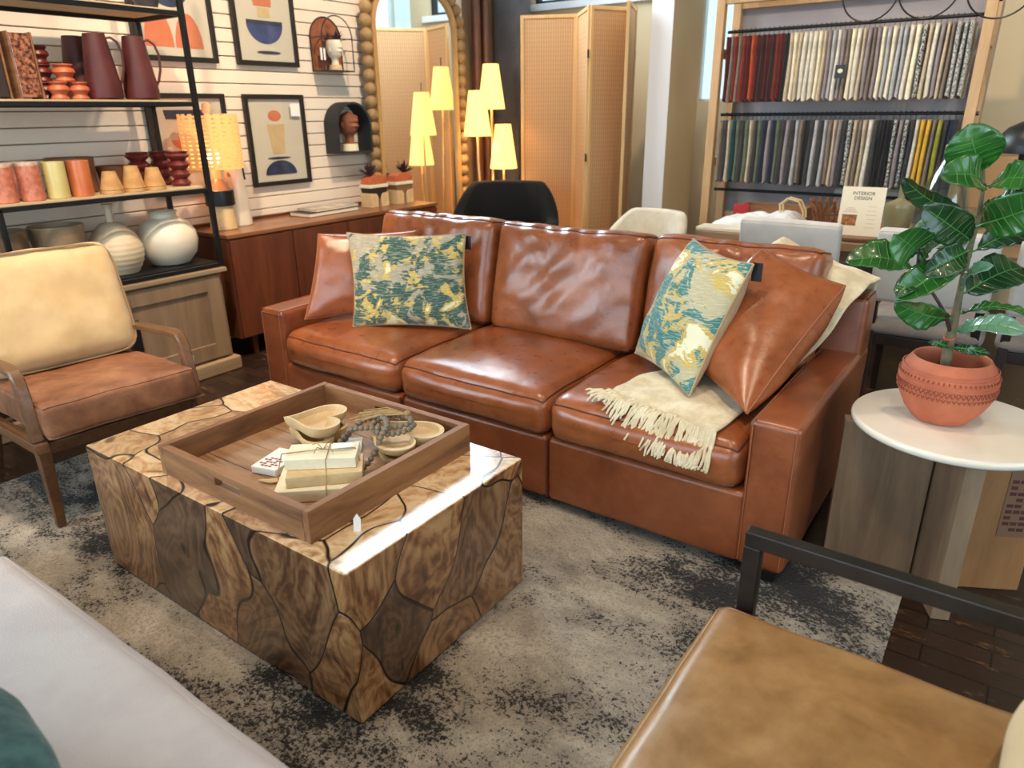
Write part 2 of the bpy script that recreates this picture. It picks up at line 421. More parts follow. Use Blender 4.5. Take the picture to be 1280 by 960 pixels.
def prism(bm, poly, t, O=(0, 0, 0), U=(1, 0, 0), V=(0, 0, 1), bev=0):
    """polygon in the U,V plane at O, extruded by t along U x V"""
    O, U, V = Vector(O), Vector(U), Vector(V); N = U.cross(V)
    tb = B(); a = [tb.verts.new(O + U * x + V * y) for x, y in poly]; c = [tb.verts.new(v.co + N * t) for v in a]
    tb.faces.new(a[::-1]); tb.faces.new(c)
    n = len(a)
    for i in range(n): tb.faces.new((a[i], a[(i + 1) % n], c[(i + 1) % n], c[i]))
    bmesh.ops.recalc_face_normals(tb, faces=tb.faces)
    if bev: bmesh.ops.bevel(tb, geom=list(tb.edges), offset=bev, segments=2, affect='EDGES', profile=.5)
    merge(bm, tb); return bm

def grid(bm, fn, nu, nv, closed_u=False, flip=False):
    g = [[bm.verts.new(fn(i / nu, j / nv)) for j in range(nv + 1)] for i in range(nu + (0 if closed_u else 1))]
    n = len(g)
    for i in range(nu):
        for j in range(nv):
            q = (g[i][j], g[(i + 1) % n][j], g[(i + 1) % n][j + 1], g[i][j + 1])
            bm.faces.new(q[::-1] if flip else q)
    return g

def nz(p, s, seed=0):
    return noise.noise(Vector(p) * s + Vector((seed * 7.1, seed * 3.3, seed)))

# soft cushion from a rounded box
def cushion(size, r=.05, crown=(0, 0, 0), N=(22, 18, 5), wr=.003, seed=0, fn=None, seams=True, sr=.0035):
    """box cushion centred at origin; crown = extra swell (x, y, z); returns (body bm, seam bm)"""
    hx, hy, hz = [s / 2 for s in size]; r = min(r, min(hx, hy, hz) * .98)
    def axis(h, n):
        inner = h - r
        a = [-h, -h + r * .25, -h + r * .6]
        k = max(2, n)
        a += [-inner + 2 * inner * i / k for i in range(k + 1)]
        a += [h - r * .6, h - r * .25, h]; return a
    A = [axis(h, n) for h, n in zip((hx, hy, hz), N)]
    def mp(p):
        q = Vector([max(-(h - r), min(h - r, c)) for c, h in zip(p, (hx, hy, hz))])
        d = Vector(p) - q
        if d.length > 1e-9: d = d.normalized() * r
        p2 = q + d
        ax, ay, az = p[0] / hx, p[1] / hy, p[2] / hz
        sw = lambda a, b2: max(0, 1 - a ** 4) * max(0, 1 - b2 ** 4)
        p2.x += crown[0] * sw(ay, az) * ax; p2.y += crown[1] * sw(ax, az) * ay
        p2.z += crown[2] * (max(0, 1 - ax * ax) * max(0, 1 - ay * ay)) ** .6 * (1 if az > 0 else .15) * az
        if wr:
            k = nz(p2, 7, seed) * wr * 1.6 + nz(p2, 22, seed + 3) * wr * .5
            nrm = Vector((p2.x / hx ** 2, p2.y / hy ** 2, p2.z / hz ** 2))
            if nrm.length > 0: p2 += nrm.normalized() * k
        if fn: p2 = fn(p2, ax, ay, az)
        return p2
    bm = B(); V = {}
    n = [len(a) for a in A]
    def g(i, j, k):
        key = (i, j, k)
        if key not in V: V[key] = bm.verts.new(mp((A[0][i], A[1][j], A[2][k])))
        return V[key]
    for i in range(n[0] - 1):
        for j in range(n[1] - 1):
            bm.faces.new((g(i, j, n[2] - 1), g(i + 1, j, n[2] - 1), g(i + 1, j + 1, n[2] - 1), g(i, j + 1, n[2] - 1)))
            bm.faces.new((g(i, j + 1, 0), g(i + 1, j + 1, 0), g(i + 1, j, 0), g(i, j, 0)))
    for i in range(n[0] - 1):
        for k in range(n[2] - 1):
            bm.faces.new((g(i, 0, k), g(i + 1, 0, k), g(i + 1, 0, k + 1), g(i, 0, k + 1)))
            bm.faces.new((g(i, n[1] - 1, k + 1), g(i + 1, n[1] - 1, k + 1), g(i + 1, n[1] - 1, k), g(i, n[1] - 1, k)))
    for j in range(n[1] - 1):
        for k in range(n[2] - 1):
            bm.faces.new((g(n[0] - 1, j, k), g(n[0] - 1, j + 1, k), g(n[0] - 1, j + 1, k + 1), g(n[0] - 1, j, k + 1)))
            bm.faces.new((g(0, j, k + 1), g(0, j + 1, k + 1), g(0, j + 1, k), g(0, j, k)))
    sb = None
    if seams:
        sb = B()
        for kz in (0, n[2] - 1):
            pts = [V[(i, 0, kz)].co.copy() for i in range(n[0])] + [V[(n[0] - 1, j, kz)].co.copy() for j in range(1, n[1])] + \
                  [V[(i, n[1] - 1, kz)].co.copy() for i in range(n[0] - 2, -1, -1)] + [V[(0, j, kz)].co.copy() for j in range(n[1] - 2, 0, -1)]
            tube(sb, pts, sr, 6, True)
    return bm, sb

def pillow(cs, t=.15, n=26, pinch=.07, wr=.006, seed=0, fold=0, power=.42):
    """throw pillow on the quad cs = BL, BR, TR, TL; returns body halves (front, back) and seam"""
    BL, BR, TR, TL = [Vector(c) for c in cs]
    Nn = ((BR - BL).cross(TL - BL)).normalized()
    def pt(u, v, side):
        uu = u * (1 - pinch * (1 - v * v)); vv = v * (1 - pinch * (1 - u * u))
        a, c = (uu + 1) / 2, (vv + 1) / 2
        p = BL.lerp(BR, a).lerp(TL.lerp(TR, a), c)
        h = max(0, (1 - u * u) * (1 - v * v)) ** power * t / 2
        w = 0
        if 0 < h:
            w = nz((u * 1.2, v * 1.2, side), 2.2, seed) * wr * 2 + fold * math.sin(u * 9 + v * 4 + seed) * max(0, v) * (1 - u * u)
            w += wr * .8 * math.sin(14 * math.atan2(v - 1, u + .0001) + seed) * max(0, (abs(u) + abs(v) - 1))
            w *= (h / (t / 2)) ** .8
        return p + Nn * side * (h + w)
    sp = [math.sin(PI / 2 * (2 * i / n - 1)) for i in range(n + 1)]
    out = []
    for side in (1, -1):
        bm = B(); g = [[bm.verts.new(pt(sp[i], sp[j], side)) for j in range(n + 1)] for i in range(n + 1)]
        for i in range(n):
            for j in range(n):
                q = (g[i][j], g[i + 1][j], g[i + 1][j + 1], g[i][j + 1])
                bm.faces.new(q if side > 0 else q[::-1])
        out.append(bm)
    loop = [(s, -1) for s in sp] + [(1, s) for s in sp[1:]] + [(s, 1) for s in sp[-2::-1]] + [(-1, s) for s in sp[-2:0:-1]]
    sb = B(); tube(sb, [pt(u, v, 0) for u, v in loop], .004, 6, True)
    return out[0], out[1], sb

# ------------------------------------------------------------------ objects
def mkobj(name, bm, mat, parent=None, smooth=40, loc=None, rot=None):
    if bm.faces and smooth: bmesh.ops.recalc_face_normals(bm, faces=bm.faces) if getattr(bm, '_x', 0) else None
    me = bpy.data.meshes.new(name); bm.to_mesh(me); bm.free()
    mats = mat if isinstance(mat, (list, tuple)) else [mat]
    for mm in mats: me.materials.append(mm)
    if smooth:
        me.shade_smooth()
        me.set_sharp_from_angle(angle=math.radians(smooth))
    o = bpy.data.objects.new(name, me); COL.objects.link(o)
    if smooth and smooth < 60:
        wn = o.modifiers.new('weighted', 'WEIGHTED_NORMAL'); wn.keep_sharp = True; wn.weight = 90
    if parent: o.parent = parent
    if loc: o.location = loc
    if rot: o.rotation_euler = rot
    return o

def part(name, bm, mat, parent, label=None, smooth=40, **k):
    o = mkobj(name, bm, mat, parent, smooth, **k)
    if label: o['label'] = label
    return o

def islands(bm):
    bm.verts.ensure_lookup_table(); seen = set(); out = []
    for v in bm.verts:
        if v in seen: continue
        st_ = [v]; comp = []; seen.add(v)
        while st_:
            a = st_.pop(); comp.append(a)
            for e in a.link_edges:
                o = e.other_vert(a)
                if o not in seen: seen.add(o); st_.append(o)
        t_ = B(); mp_ = {}
        for a in comp: mp_[a] = t_.verts.new(a.co)
        done = set()
        for a in comp:
            for f in a.link_faces:
                if f not in done:
                    done.add(f); t_.faces.new([mp_[x] for x in f.verts])
        out.append(t_)
    bm.free(); return out

def parts(name, bm, mat, parent, **k):
    for b_ in islands(bm): part(name, b_, mat, parent, **k)

def tag(o, label, cat, group=None):
    o['label'] = label; o['category'] = cat
    if group: o['group'] = group
    return o

def thing(name, label, cat, loc=(0, 0, 0), rz=0, group=None):
    o = bpy.data.objects.new(name, None); COL.objects.link(o); o.empty_display_size = .1
    o.location = loc; o.rotation_euler = (0, 0, rz)
    return tag(o, label, cat, group)

def single(name, bm, mat, label, cat, group=None, loc=None, rot=None, smooth=40):
    return tag(mkobj(name, bm, mat, None, smooth, loc, rot), label, cat, group)

def struct(name, bm, mat, parent=None, smooth=0, label=None):
    o = mkobj(name, bm, mat, parent, smooth)
    if parent is None: o['kind'] = 'structure'
    if label: o['label'] = label
    return o

def dup(root, loc=None, rz=None, label=None, group=None):
    r = root.copy(); COL.objects.link(r)
    if loc is not None: r.location = loc
    if rz is not None: r.rotation_euler = (0, 0, rz)
    if label: r['label'] = label
    if group: r['group'] = group
    for ch in list(root.children):
        c = ch.copy(); COL.objects.link(c); c.parent = r
        for g in list(ch.children):
            d = g.copy(); COL.objects.link(d); d.parent = c
    return r

def text(name, s, size, mat, parent, loc, rot, depth=.0005, align='CENTER'):
    cu = bpy.data.curves.new(name, 'FONT'); cu.body = s; cu.size = size; cu.extrude = depth; cu.align_x = align
    cu.space_line = 1.0
    t = bpy.data.objects.new(name, cu); COL.objects.link(t)
    dg = bpy.context.evaluated_depsgraph_get(); me = bpy.data.meshes.new_from_object(t.evaluated_get(dg))
    bpy.data.objects.remove(t); me.name = name; me.materials.clear(); me.materials.append(mat)
    o = bpy.data.objects.new(name, me); COL.objects.link(o); o.parent = parent; o.location = loc; o.rotation_euler = rot
    return o

# ------------------------------------------------------------------ the room
XL, XR, YF, YB, ZC = -4.2, 4.2, -4.0, 6.2, 4.3
struct('floor', bx((0, (YF + YB) / 2, -.05), (XR - XL + .4, YB - YF + .4, .1)), FLOOR)
struct('ceiling', bx((0, (YF + YB) / 2, ZC + .05), (XR - XL + .4, YB - YF + .4, .1)), CEILM)

def wall_with_holes(bm, axis, at, t, a0, a1, z0, z1, holes):
    """wall slab; holes = (b0, b1, c0, c1) sorted, not overlapping along the wall"""
    def put(p0, p1, q0, q1):
        if p1 - p0 < 1e-4 or q1 - q0 < 1e-4: return
        c, s = (p0 + p1) / 2, p1 - p0
        if axis == 'x': box(bm, (c, at, (q0 + q1) / 2), (s, t, q1 - q0))
        else: box(bm, (at, c, (q0 + q1) / 2), (t, s, q1 - q0))
    cur = a0
    for h0, h1, c0, c1 in holes:
        put(cur, h0, z0, z1); put(h0, h1, z0, c0); put(h0, h1, c1, z1); cur = h1
    put(cur, a1, z0, z1); return bm

def window(n, axis, at, a0, a1, z0, z1, nx, nzz, fm, w=.05):
    bm = B()
    def bar_(p0, p1, q0, q1):
        c, s = (p0 + p1) / 2, p1 - p0
        if axis == 'x': box(bm, (c, at, (q0 + q1) / 2), (s, .06, q1 - q0))
        else: box(bm, (at, c, (q0 + q1) / 2), (.06, s, q1 - q0))
    bar_(a0, a1, z0, z0 + w); bar_(a0, a1, z1 - w, z1)
    for i in range(nx + 1):
        x = a0 + (a1 - a0 - w) * i / nx; bar_(x, x + w, z0 + w, z1 - w)
    for j in range(1, nzz):
        z = z0 + (z1 - z0) * j / nzz; bar_(a0 + w, a1 - w, z - w / 2, z + w / 2)
    f = struct('window_%d' % n, bm, fm)
    p = bx(((a0 + a1) / 2, at, (z0 + z1) / 2), (a1 - a0, .006, z1 - z0)) if axis == 'x' else bx((at, (a0 + a1) / 2, (z0 + z1) / 2), (.006, a1 - a0, z1 - z0))
    part('pane', p, PANE, f)

bm = wall_with_holes(B(), 'y', XL - .1, .16, YF, YB, 0, ZC, [(-3.6, -.9, .7, 3.5), (3.4, 6.0, 2.6, 4.0)])
struct('wall_left', bm, GROOVE)
# painted boards of the slat wall, each with its groove
bm = B(); z = 1.425 - .0775 * 18
k = 0
while z < 2.5:
    z0 = max(z + .0028, .09); z1 = z + .0775 - .0028
    if z1 > z0: box(bm, (XL - .012, 2.25, (z0 + z1) / 2), (.03, 5.9, z1 - z0), .003, 1)
    z += .0775
box(bm, (XL - .012, 1.3, (2.52 + ZC) / 2), (.03, 4.0, ZC - 2.53))
struct('trim_1', bm, SLATM)['label'] = 'cream horizontal slat boards on the left wall'
struct('baseboard_left', bx((XL + .004, 2.25, .045), (.03, 5.9, .09), .004), SLATM)
struct('wall_back', wall_with_holes(B(), 'x', YB + .08, .16, XL - .1, XR + .1, 0, ZC, [(-4.15, -2.75, 2.32, 4.0), (-2.5, -2.12, 1.46, 4.0)]), WALLB)
struct('wall_front', wall_with_holes(B(), 'x', YF - .08, .16, XL - .1, XR + .1, 0, ZC, [(-3.6, 3.4, .5, 3.5)]), WALLB)
struct('wall_right', wall_with_holes(B(), 'y', XR + .1, .16, YF, YB, 0, ZC, [(-2.6, 2.8, .6, 3.4)]), WALLB)
window(1, 'x', YB + .08, -4.15, -2.75, 2.32, 4.0, 5, 1, DFRAME, .035)
window(2, 'x', YB + .08, -2.5, -2.12, 1.46, 4.0, 1, 1, WFRAME, .02)
window(3, 'x', YF - .08, -3.6, 3.4, .5, 3.5, 5, 1, DFRAME)
window(4, 'y', XR + .1, -2.6, 2.8, .6, 3.4, 3, 1, DFRAME)
window(5, 'y', XL - .1, 3.4, 6.0, 2.6, 4.0, 2, 1, WFRAME)
window(6, 'y', XL - .1, -3.6, -.9, .7, 3.5, 2, 1, DFRAME)
struct('trim_2', bx((-3.45, YB - .02, 2.29), (1.5, .06, .06), .004), WALLW)
# structural column: white front, warm lamplight on the flank painted in as beige
cb = B(); box(cb, (-2.425, 5.58, ZC / 2), (.17, .56, ZC))
for f in cb.faces: f.material_index = 0 if f.normal.y < -.5 or f.normal.x < -.5 else 1
struct('column', cb, [WALLW, WALLB])
bm = B(); box(bm, (-4.05, 5.72, ZC / 2), (.26, .2, ZC), .006)
for i in range(14):
    for dx in (-.09, .09): tube(bm, [(-4.05 + dx, 5.615, .25 + i * .28), (-4.05 + dx, 5.605, .25 + i * .28)], [.012, .009], 10)
struct('column.001', bm, GREYC, smooth=40)

# ------------------------------------------------------------------ rug
bm = B()
def rugf(u, v):
    x, y = -3.2 + 3.12 * u, -.55 + 2.715 * v
    e = min(u, 1 - u, v, 1 - v)
    return Vector((x, y, .004 + (.009 if e > 0.0001 else 0) + .0015 * nz((x, y, 0), 9)))
grid(bm, rugf, 120, 100)
single('area_rug', bm, RUG, 'distressed beige, grey and black area rug under the coffee table', 'rug')

# ------------------------------------------------------------------ leather sofa
# measured: X -2.86..-.40, front Y 1.96, back Y 2.92
s = thing('sofa', 'cognac brown leather three-seat sofa behind the block coffee table', 'sofa', (-1.63, 2.44, 0))
ox, oy = -1.63, 2.44
def sp_(name, bm, mat, parent=None, label=None, **k):
    bm.transform(Matrix.Translation((-ox, -oy, 0))); return part(name, bm, mat, parent or s, label, **k)
# base rail with centre seams
bm = B()
for x0, x1 in ((-2.72, -1.975), (-1.97, -1.255), (-1.25, -.53)):
    c, se = cushion((x1 - x0, .09, .25), .02, (0, .004, 0), (14, 2, 6), .0015, int(x0 * 10), seams=False)
    merge(bm, c, Matrix.Translation(((x0 + x1) / 2, 2.005, .175)))
sp_('front_rail', bm, SOFA_D)
for x in (-1.975, -1.25): sp_('seam', tube(B(), [(x, 1.958, .06), (x, 1.956, .18), (x, 1.96, .295)], .003, 6), SEAM_D)
bm = bx((-1.63, 2.46, .19), (2.24, .82, .2), .01); sp_('seat_deck', bm, SOFA_D)
for x0, x1, nm in ((-2.86, -2.71, 0), (-.545, -.395, 1)):
    c, se = cushion((x1 - x0, .955, .50), .022, (.004, .002, .004), (4, 26, 14), .0015, 5 + nm, seams=False)
    c.transform(Matrix.Translation(((x0 + x1) / 2, 2.437, .30)))
    a = sp_('arm', c, SOFA_D)
    st = B()
    xi, xo = x0 + .012, x1 - .012
    for yy in (1.958,):
        tube(st, [(xi, yy, .07), (xi, yy, .535), (xo, yy, .535), (xo, yy, .07)], .0019, 6)
    for xx in (xi, xo): tube(st, [(xx, 1.962, .548), (xx, 2.4, .554), (xx, 2.9, .55)], .0019, 6)
    st.transform(Matrix.Translation((-ox, -oy, 0))); parts('seam', st, SEAM, a)
# back frame, leaning slightly
c, se = cushion((2.455, .17, .62), .025, (.002, .003, .004), (40, 5, 14), .002, 9, fn=lambda p, ax, ay, az: p + Vector((0, (p.z + .31) * .08, 0)), sr=.003)
for q_ in (c, se): q_.transform(Matrix.Translation((-1.6275, 2.81, .45)))
bf = sp_('back_frame', c, SOFA_D); se.transform(Matrix.Translation((-ox, -oy, 0))); parts('seam', se, SEAM_D, bf)
bm = B()
for x in (-2.79, -.465):
    for y in (2.01, 2.83): box(bm, (x, y, .025), (.085, .085, .05), .004)
legs = [(-2.79, 2.01), (-2.79, 2.83), (-.465, 2.01), (-.465, 2.83)]
bm.free()
for x, y in legs: sp_('leg', bx((x, y, .036), (.09, .09, .038), .004), BLK)
# seat cushions
for i, (x0, x1) in enumerate(((-2.705, -1.982), (-1.974, -1.256), (-1.248, -.552))):
    def fn(p, ax, ay, az, i=i):
        # soft puckers on the front top edge and near the corners
        if ay < -.6 and az > 0: p.y -= .006 * (1 - ax * ax); p.z -= .010 * max(0, (-ay - .6) / .4) ** 2
        return p + Vector((0, 0, .0035 * math.sin(p.x * 26 + p.y * 17 + i) * max(0, abs(ax) - .55) * max(0, az)))
    c, se = cushion((x1 - x0, .70, .165), .05, (.004, .016, .034), (26, 24, 4), .004, 11 + i, fn, sr=.0035)
    for q_ in (c, se): q_.transform(Matrix.Translation(((x0 + x1) / 2, 2.30, .378)))
    cu = sp_('seat_cushion', c, SOFA); se.transform(Matrix.Translation((-ox, -oy, 0))); parts('piping', se, SEAM_D, cu)
# back cushions: long and loose, folded at the top edge
for i, (x0, x1) in enumerate(((-2.655, -1.945), (-1.925, -1.195), (-1.175, -.535))):
    def fn(p, ax, ay, az, i=i):
        top = max(0, az) ** 2
        if ay < 0:
            p.y += .007 * math.sin(p.x * 58 + az * 9 + i * 2 + 2 * math.sin(p.x * 11)) * top ** 1.5 * (1 - ax ** 4)
            p.y += .004 * math.sin(p.x * 35 - az * 9 + i) * (1 - ax * ax) * (1 - az * az)
        p.z += .0022 * math.sin(p.x * 31 + i + math.sin(p.x * 13)) * top
        p.z -= .012 * (1 - ax * ax) * top * (1 if i == 1 else .4)
        return p
    c, se = cushion((x1 - x0, .19, .49), .045, (.0, .030, .008), (34, 4, 24), .006, 21 + i, fn, sr=.0038)
    Mx = Matrix.Translation(((x0 + x1) / 2, 2.634, .694)) @ Matrix.Rotation(math.radians(-12), 4, 'X')
    c.transform(Mx); se.transform(Mx)
    cu = sp_('back_cushion', c, SOFA); se.transform(Matrix.Translation((-ox, -oy, 0))); parts('piping', se, SEAM_D, cu)

def leather_pillow(cs, label, seed, t=.17):
    f, bk, sm = pillow(cs, t, 28, .05, .006, seed, .004, .40)
    merge(f, bk)
    o = single('leather_pillow', f, SOFA, label, 'pillow', None)
    part('piping', sm, SEAM, o)
leather_pillow(((-2.665, 2.06, .50), (-2.33, 2.42, .505), (-2.35, 2.53, .875), (-2.675, 2.20, .875)), 'cognac leather throw pillow in the left corner of the brown sofa', 3, .13)
leather_pillow(((-.93, 2.44, .505), (-.58, 2.05, .525), (-.455, 2.58, .835), (-.735, 2.55, .935)), 'cognac leather throw pillow leaning on the right arm of the sofa', 5, .25)

def pattern_pillow(cs, label, seed, mat, t, tagp, back=True):
    f, bk, sm = pillow(cs, t, 28, .075, .007, seed, .003, .45)
    o = thing('patterned_pillow', label, 'pillow', Vector(cs[0]).lerp(Vector(cs[1]), .5))
    L = -o.location
    for q_ in (f, bk, sm): q_.transform(Matrix.Translation(L))
    part('front_panel', f, mat, o); part('back_panel', bk, PATB, o, 'plain tan linen back panel'); part('seam', sm, PATB, o)
    tb = bx((0, 0, 0), (.034, .006, .062), .002); tb.transform(Matrix.Translation(Vector(tagp) + L))
    part('label_tag', tb, BLK, o, 'small black cloth tag')
pattern_pillow(((-2.405, 2.12, .492), (-1.93, 2.385, .492), (-2.00, 2.455, .90), (-2.49, 2.21, .895)), 'green, cream and gold patterned pillow at the left end of the sofa', 2, PAT, .15, (-1.995, 2.462, .86))
pattern_pillow(((-1.14, 2.42, .515), (-.80, 2.135, .505), (-.695, 2.33, .925), (-.985, 2.53, .955)), 'teal, cream and gold patterned pillow at the right end of the sofa', 8, PAT2, .20, (-.69, 2.36, .895))

# throw blanket: over the back corner, behind the leather pillow, onto the seat with a fringe
st = [((-.70, 2.985, .50), (-.43, 2.985, .50)), ((-.70, 2.975, .70), (-.42, 2.975, .70)), ((-.70, 2.94, .82), (-.405, 2.94, .80)), ((-.71, 2.84, .90), (-.39, 2.86, .815)), ((-.72, 2.76, .945), (-.395, 2.78, .825)),
      ((-.73, 2.67, .945), (-.41, 2.70, .81)), ((-.76, 2.57, .88), (-.45, 2.62, .74)), ((-.80, 2.50, .74), (-.49, 2.58, .64)), ((-.84, 2.46, .58), (-.535, 2.52, .585)),
      ((-.93, 2.40, .512), (-.58, 2.44, .505)), ((-1.0, 2.25, .512), (-.60, 2.25, .500)), ((-1.035, 2.13, .506), (-.62, 2.10, .492)), ((-1.045, 2.05, .500), (-.645, 1.965, .475))]
def thr(u, v, off=0):
    f = v * (len(st) - 1); i = min(int(f), len(st) - 2); t = f - i
    def cr(k, side):
        P = [Vector(st[max(0, min(len(st) - 1, i + d))][side]) for d in (-1, 0, 1, 2)]
        return .5 * ((2 * P[1]) + (-P[0] + P[2]) * t + (2 * P[0] - 5 * P[1] + 4 * P[2] - P[3]) * t * t + (-P[0] + 3 * P[1] - 3 * P[2] + P[3]) * t ** 3)
    p = cr(0, 0).lerp(cr(0, 1), u)
    p.z += .004 * math.sin(u * 17 + v * 3) + .003 * math.sin(v * 60 + u * 4) + off
    return p
tb = thing('throw_blanket', 'cream woven throw with fringe draped over the right back corner and seat of the sofa', 'blanket', (-.8, 2.1, .5))
bm = B(); grid(bm, lambda u, v: thr(u, v), 30, 130); 
me_sol = part('cloth', bm, THROW, tb, smooth=80); me_sol.data.transform(Matrix.Translation((.8, -2.1, -.5)))
md = me_sol.modifiers.new('thick', 'SOLIDIFY'); md.thickness = .006; md.offset = 1
bm = B()
for i in range(96):
    u = i / 95; p = thr(u, 1); r2 = random.Random(i)
    q = [p]; ang = -PI / 2 - .15 - .75 * (1 - u) ** 1.5 + r2.uniform(-.28, .28); L = r2.uniform(.07, .10)
    for k in range(1, 8):
        a = k / 7; pp = p + Vector((math.cos(ang) * L * a, math.sin(ang) * L * a, 0))
        over = max(0, 1.985 - pp.y)
        pp.z = p.z + r2.uniform(-.002, .005) - min(.12, over * 1.2 + over * over * 8) + .003 * math.sin(k * 2 + i)
        pp.x += .003 * math.sin(k * 1.9 + i * 2)
        if pp.y < 1.930: pp.y = 1.930 - .002 * k + r2.uniform(-.003, .003)
        q.append(pp)
    tube(bm, q, [.0045, .006, .0042, .0056, .0042, .0054, .0044, .003], 6)
bm.transform(Matrix.Translation((.8, -2.1, -.5)))
part('fringe', bm, THROW, tb, smooth=60)

# ------------------------------------------------------------------ coffee table
bm = bx((0, 0, .219), (1.175, .69, .432), .006, 2)
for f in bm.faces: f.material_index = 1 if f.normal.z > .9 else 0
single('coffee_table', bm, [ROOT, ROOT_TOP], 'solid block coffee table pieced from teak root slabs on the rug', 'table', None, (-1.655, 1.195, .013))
pt = B(); prism(pt, [(0, 0), (.018, 0), (.018, .034), (.009, .048), (0, .034)], .001, (0, 0, 0), (.8, .6, 0), (-.1, .15, .98))
o = single('price_tag', pt, PAPER, 'tiny white paper tag sticking up from a crack in the coffee table top', 'tag', None, (-1.185, .985, .4462))

# tray with slotted ends
TX0, TX1, TY0, TY1, TZ0, TZ1 = -1.865, -1.225, .888, 1.492, .4455, .535
t = thing('wooden_tray', 'weathered wooden serving tray with slot handles on the coffee table', 'tray', (-1.545, 1.19, TZ0))
T = Matrix.Translation((1.545, -1.19, -TZ0))
def tp(name, bm, mat, **k): bm.transform(T); return part(name, bm, mat, t, **k)
bm = B()
for i in range(5):
    y0 = TY0 + .02 + i * (TY1 - TY0 - .04) / 5
    box(bm, ((TX0 + TX1) / 2, y0 + (TY1 - TY0 - .04) / 10, TZ0 + .009), (TX1 - TX0 - .03, (TY1 - TY0 - .04) / 5 - .002, .016), .001, 1)
tp('tray_bottom', bm, TRAYF)
for x in (TX0 + .011, TX1 - .011): tp('side_wall', bx((x, (TY0 + TY1) / 2, (TZ0 + TZ1) / 2 + .001), (.022, TY1 - TY0, TZ1 - TZ0), .0025), TRAYW2)
for y in (TY0 + .011, TY1 - .011):
    bm = B(); x0, x1 = TX0 + .0225, TX1 - .0225; cx_ = (x0 + x1) / 2; h0, h1 = TZ0 + .045, TZ0 + .068
    box(bm, (cx_, y, (TZ0 + h0) / 2), (x1 - x0, .022, h0 - TZ0), .001, 1)
    box(bm, (cx_, y, (h1 + TZ1) / 2), (x1 - x0, .022, TZ1 - h1), .001, 1)
    for a, c_ in ((x0, cx_ - .055), (cx_ + .055, x1)): box(bm, ((a + c_) / 2, y, (h0 + h1) / 2), (c_ - a, .022, h1 - h0 + .001), .0)
    tp('end_wall', bm, TRAYW)
# heart bowls
def heart(k, n=48):
    a = 2 * PI * k / n
    x = 16 * math.sin(a) ** 3; y = 13 * math.cos(a) - 5 * math.cos(2 * a) - 2 * math.cos(3 * a) - math.cos(4 * a)
    return Vector((x / 17, (y + 2.5) / 15))
def heart_bowl(sx=.1, sy=.1, h=.045, wall=.012):
    bm = B(); n = 48; rings = []
    for sc, z in ((.0, .0), (.55, 0), (.78, .004), (.96, h * .55), (1.0, h), (1 - wall / sx, h), (.86, h * .6), (.62, .012), (.0, .009)):
        if sc == 0: rings.append([bm.verts.new((0, 0, z))]); continue
        rings.append([bm.verts.new((heart(k).x * sx * sc, heart(k).y * sy * sc, z)) for k in range(n)])
    for a, b2 in zip(rings, rings[1:]):
        for k in range(n):
            k2 = (k + 1) % n
            if len(a) == 1: bm.faces.new((a[0], b2[k], b2[k2]))
            elif len(b2) == 1: bm.faces.new((a[k2], a[k], b2[0]))
            else: bm.faces.new((a[k2], a[k], b2[k], b2[k2]))
    bmesh.ops.recalc_face_normals(bm, faces=bm.faces)
    return bm
tz = TZ0 + .0175
# tip of the heart points to image left: local +y (lobes) towards (.81,.58)
rzh = math.atan2(.58, .81) - PI / 2
hb = single('heart_bowl', heart_bowl(.092, .088, .042), PALEW, 'pale wooden heart bowl under the other one, left in the tray', 'bowl', None, (-1.63, 1.245, tz + .0005), (0, 0, rzh - .25))
o = single('heart_bowl', heart_bowl(.102, .094, .042), PALEW, 'pale wooden heart bowl topmost of its stack in the tray', 'bowl', None, (-1.632, 1.25, tz + .0435), (0, 0, rzh))
o = single('heart_bowl', heart_bowl(.110, .112, .034), PALEW, 'pale wooden bowl at the bottom of the stack beneath the bead garland', 'bowl', None, (-1.37, 1.338, tz + .0005), (0, 0, rzh - .5))
o = single('heart_bowl', heart_bowl(.116, .120, .036), PALEW, 'pale wooden bowl holding the grey bead garland', 'bowl', None, (-1.37, 1.342, tz + .0355), (0, 0, rzh - .75))
# bead garland
g = thing('bead_garland', 'grey wooden bead garland with a jute tassel coiled in the right bowl', 'garland', (-1.383, 1.325, tz + .064))
def gp(a):  # control path, local to the bowl
    return a
ctl = [(.055, .035, .03), (.062, -.005, .028), (.03, -.04, .022), (-.02, -.045, .022), (-.05, -.02, .026), (-.045, .03, .03), (-.01, .055, .034), (.03, .05, .036), (.05, .02, .038), (.02, -.02, .032), (-.035, -.055, .03), (-.08, -.075, .022),
       (-.115, -.06, -.004), (-.12, -.10, -.038), (-.085, -.135, -.06), (-.03, -.155, -.062), (.015, -.135, -.05), (.03, -.10, -.012), (.03, -.07, .026), (.015, -.03, .040), (-.02, .0, .042), (-.06, .005, .036), (-.10, -.02, .018), (-.125, -.05, -.02), (-.12, -.09, -.05), (-.10, -.12, -.066)]
def crs(P, f):
    i = min(int(f), len(P) - 2); t_ = f - i
    q = [Vector(P[max(0, min(len(P) - 1, i + d))]) for d in (-1, 0, 1, 2)]
    return .5 * ((2 * q[1]) + (-q[0] + q[2]) * t_ + (2 * q[0] - 5 * q[1] + 4 * q[2] - q[3]) * t_ * t_ + (-q[0] + 3 * q[1] - 3 * q[2] + q[3]) * t_ ** 3)
path = [crs(ctl, f * .02) for f in range(int((len(ctl) - 1) / .02))]
bead = None; last = None; cnt = 0
sx_, sy_ = 1.05, 1.0
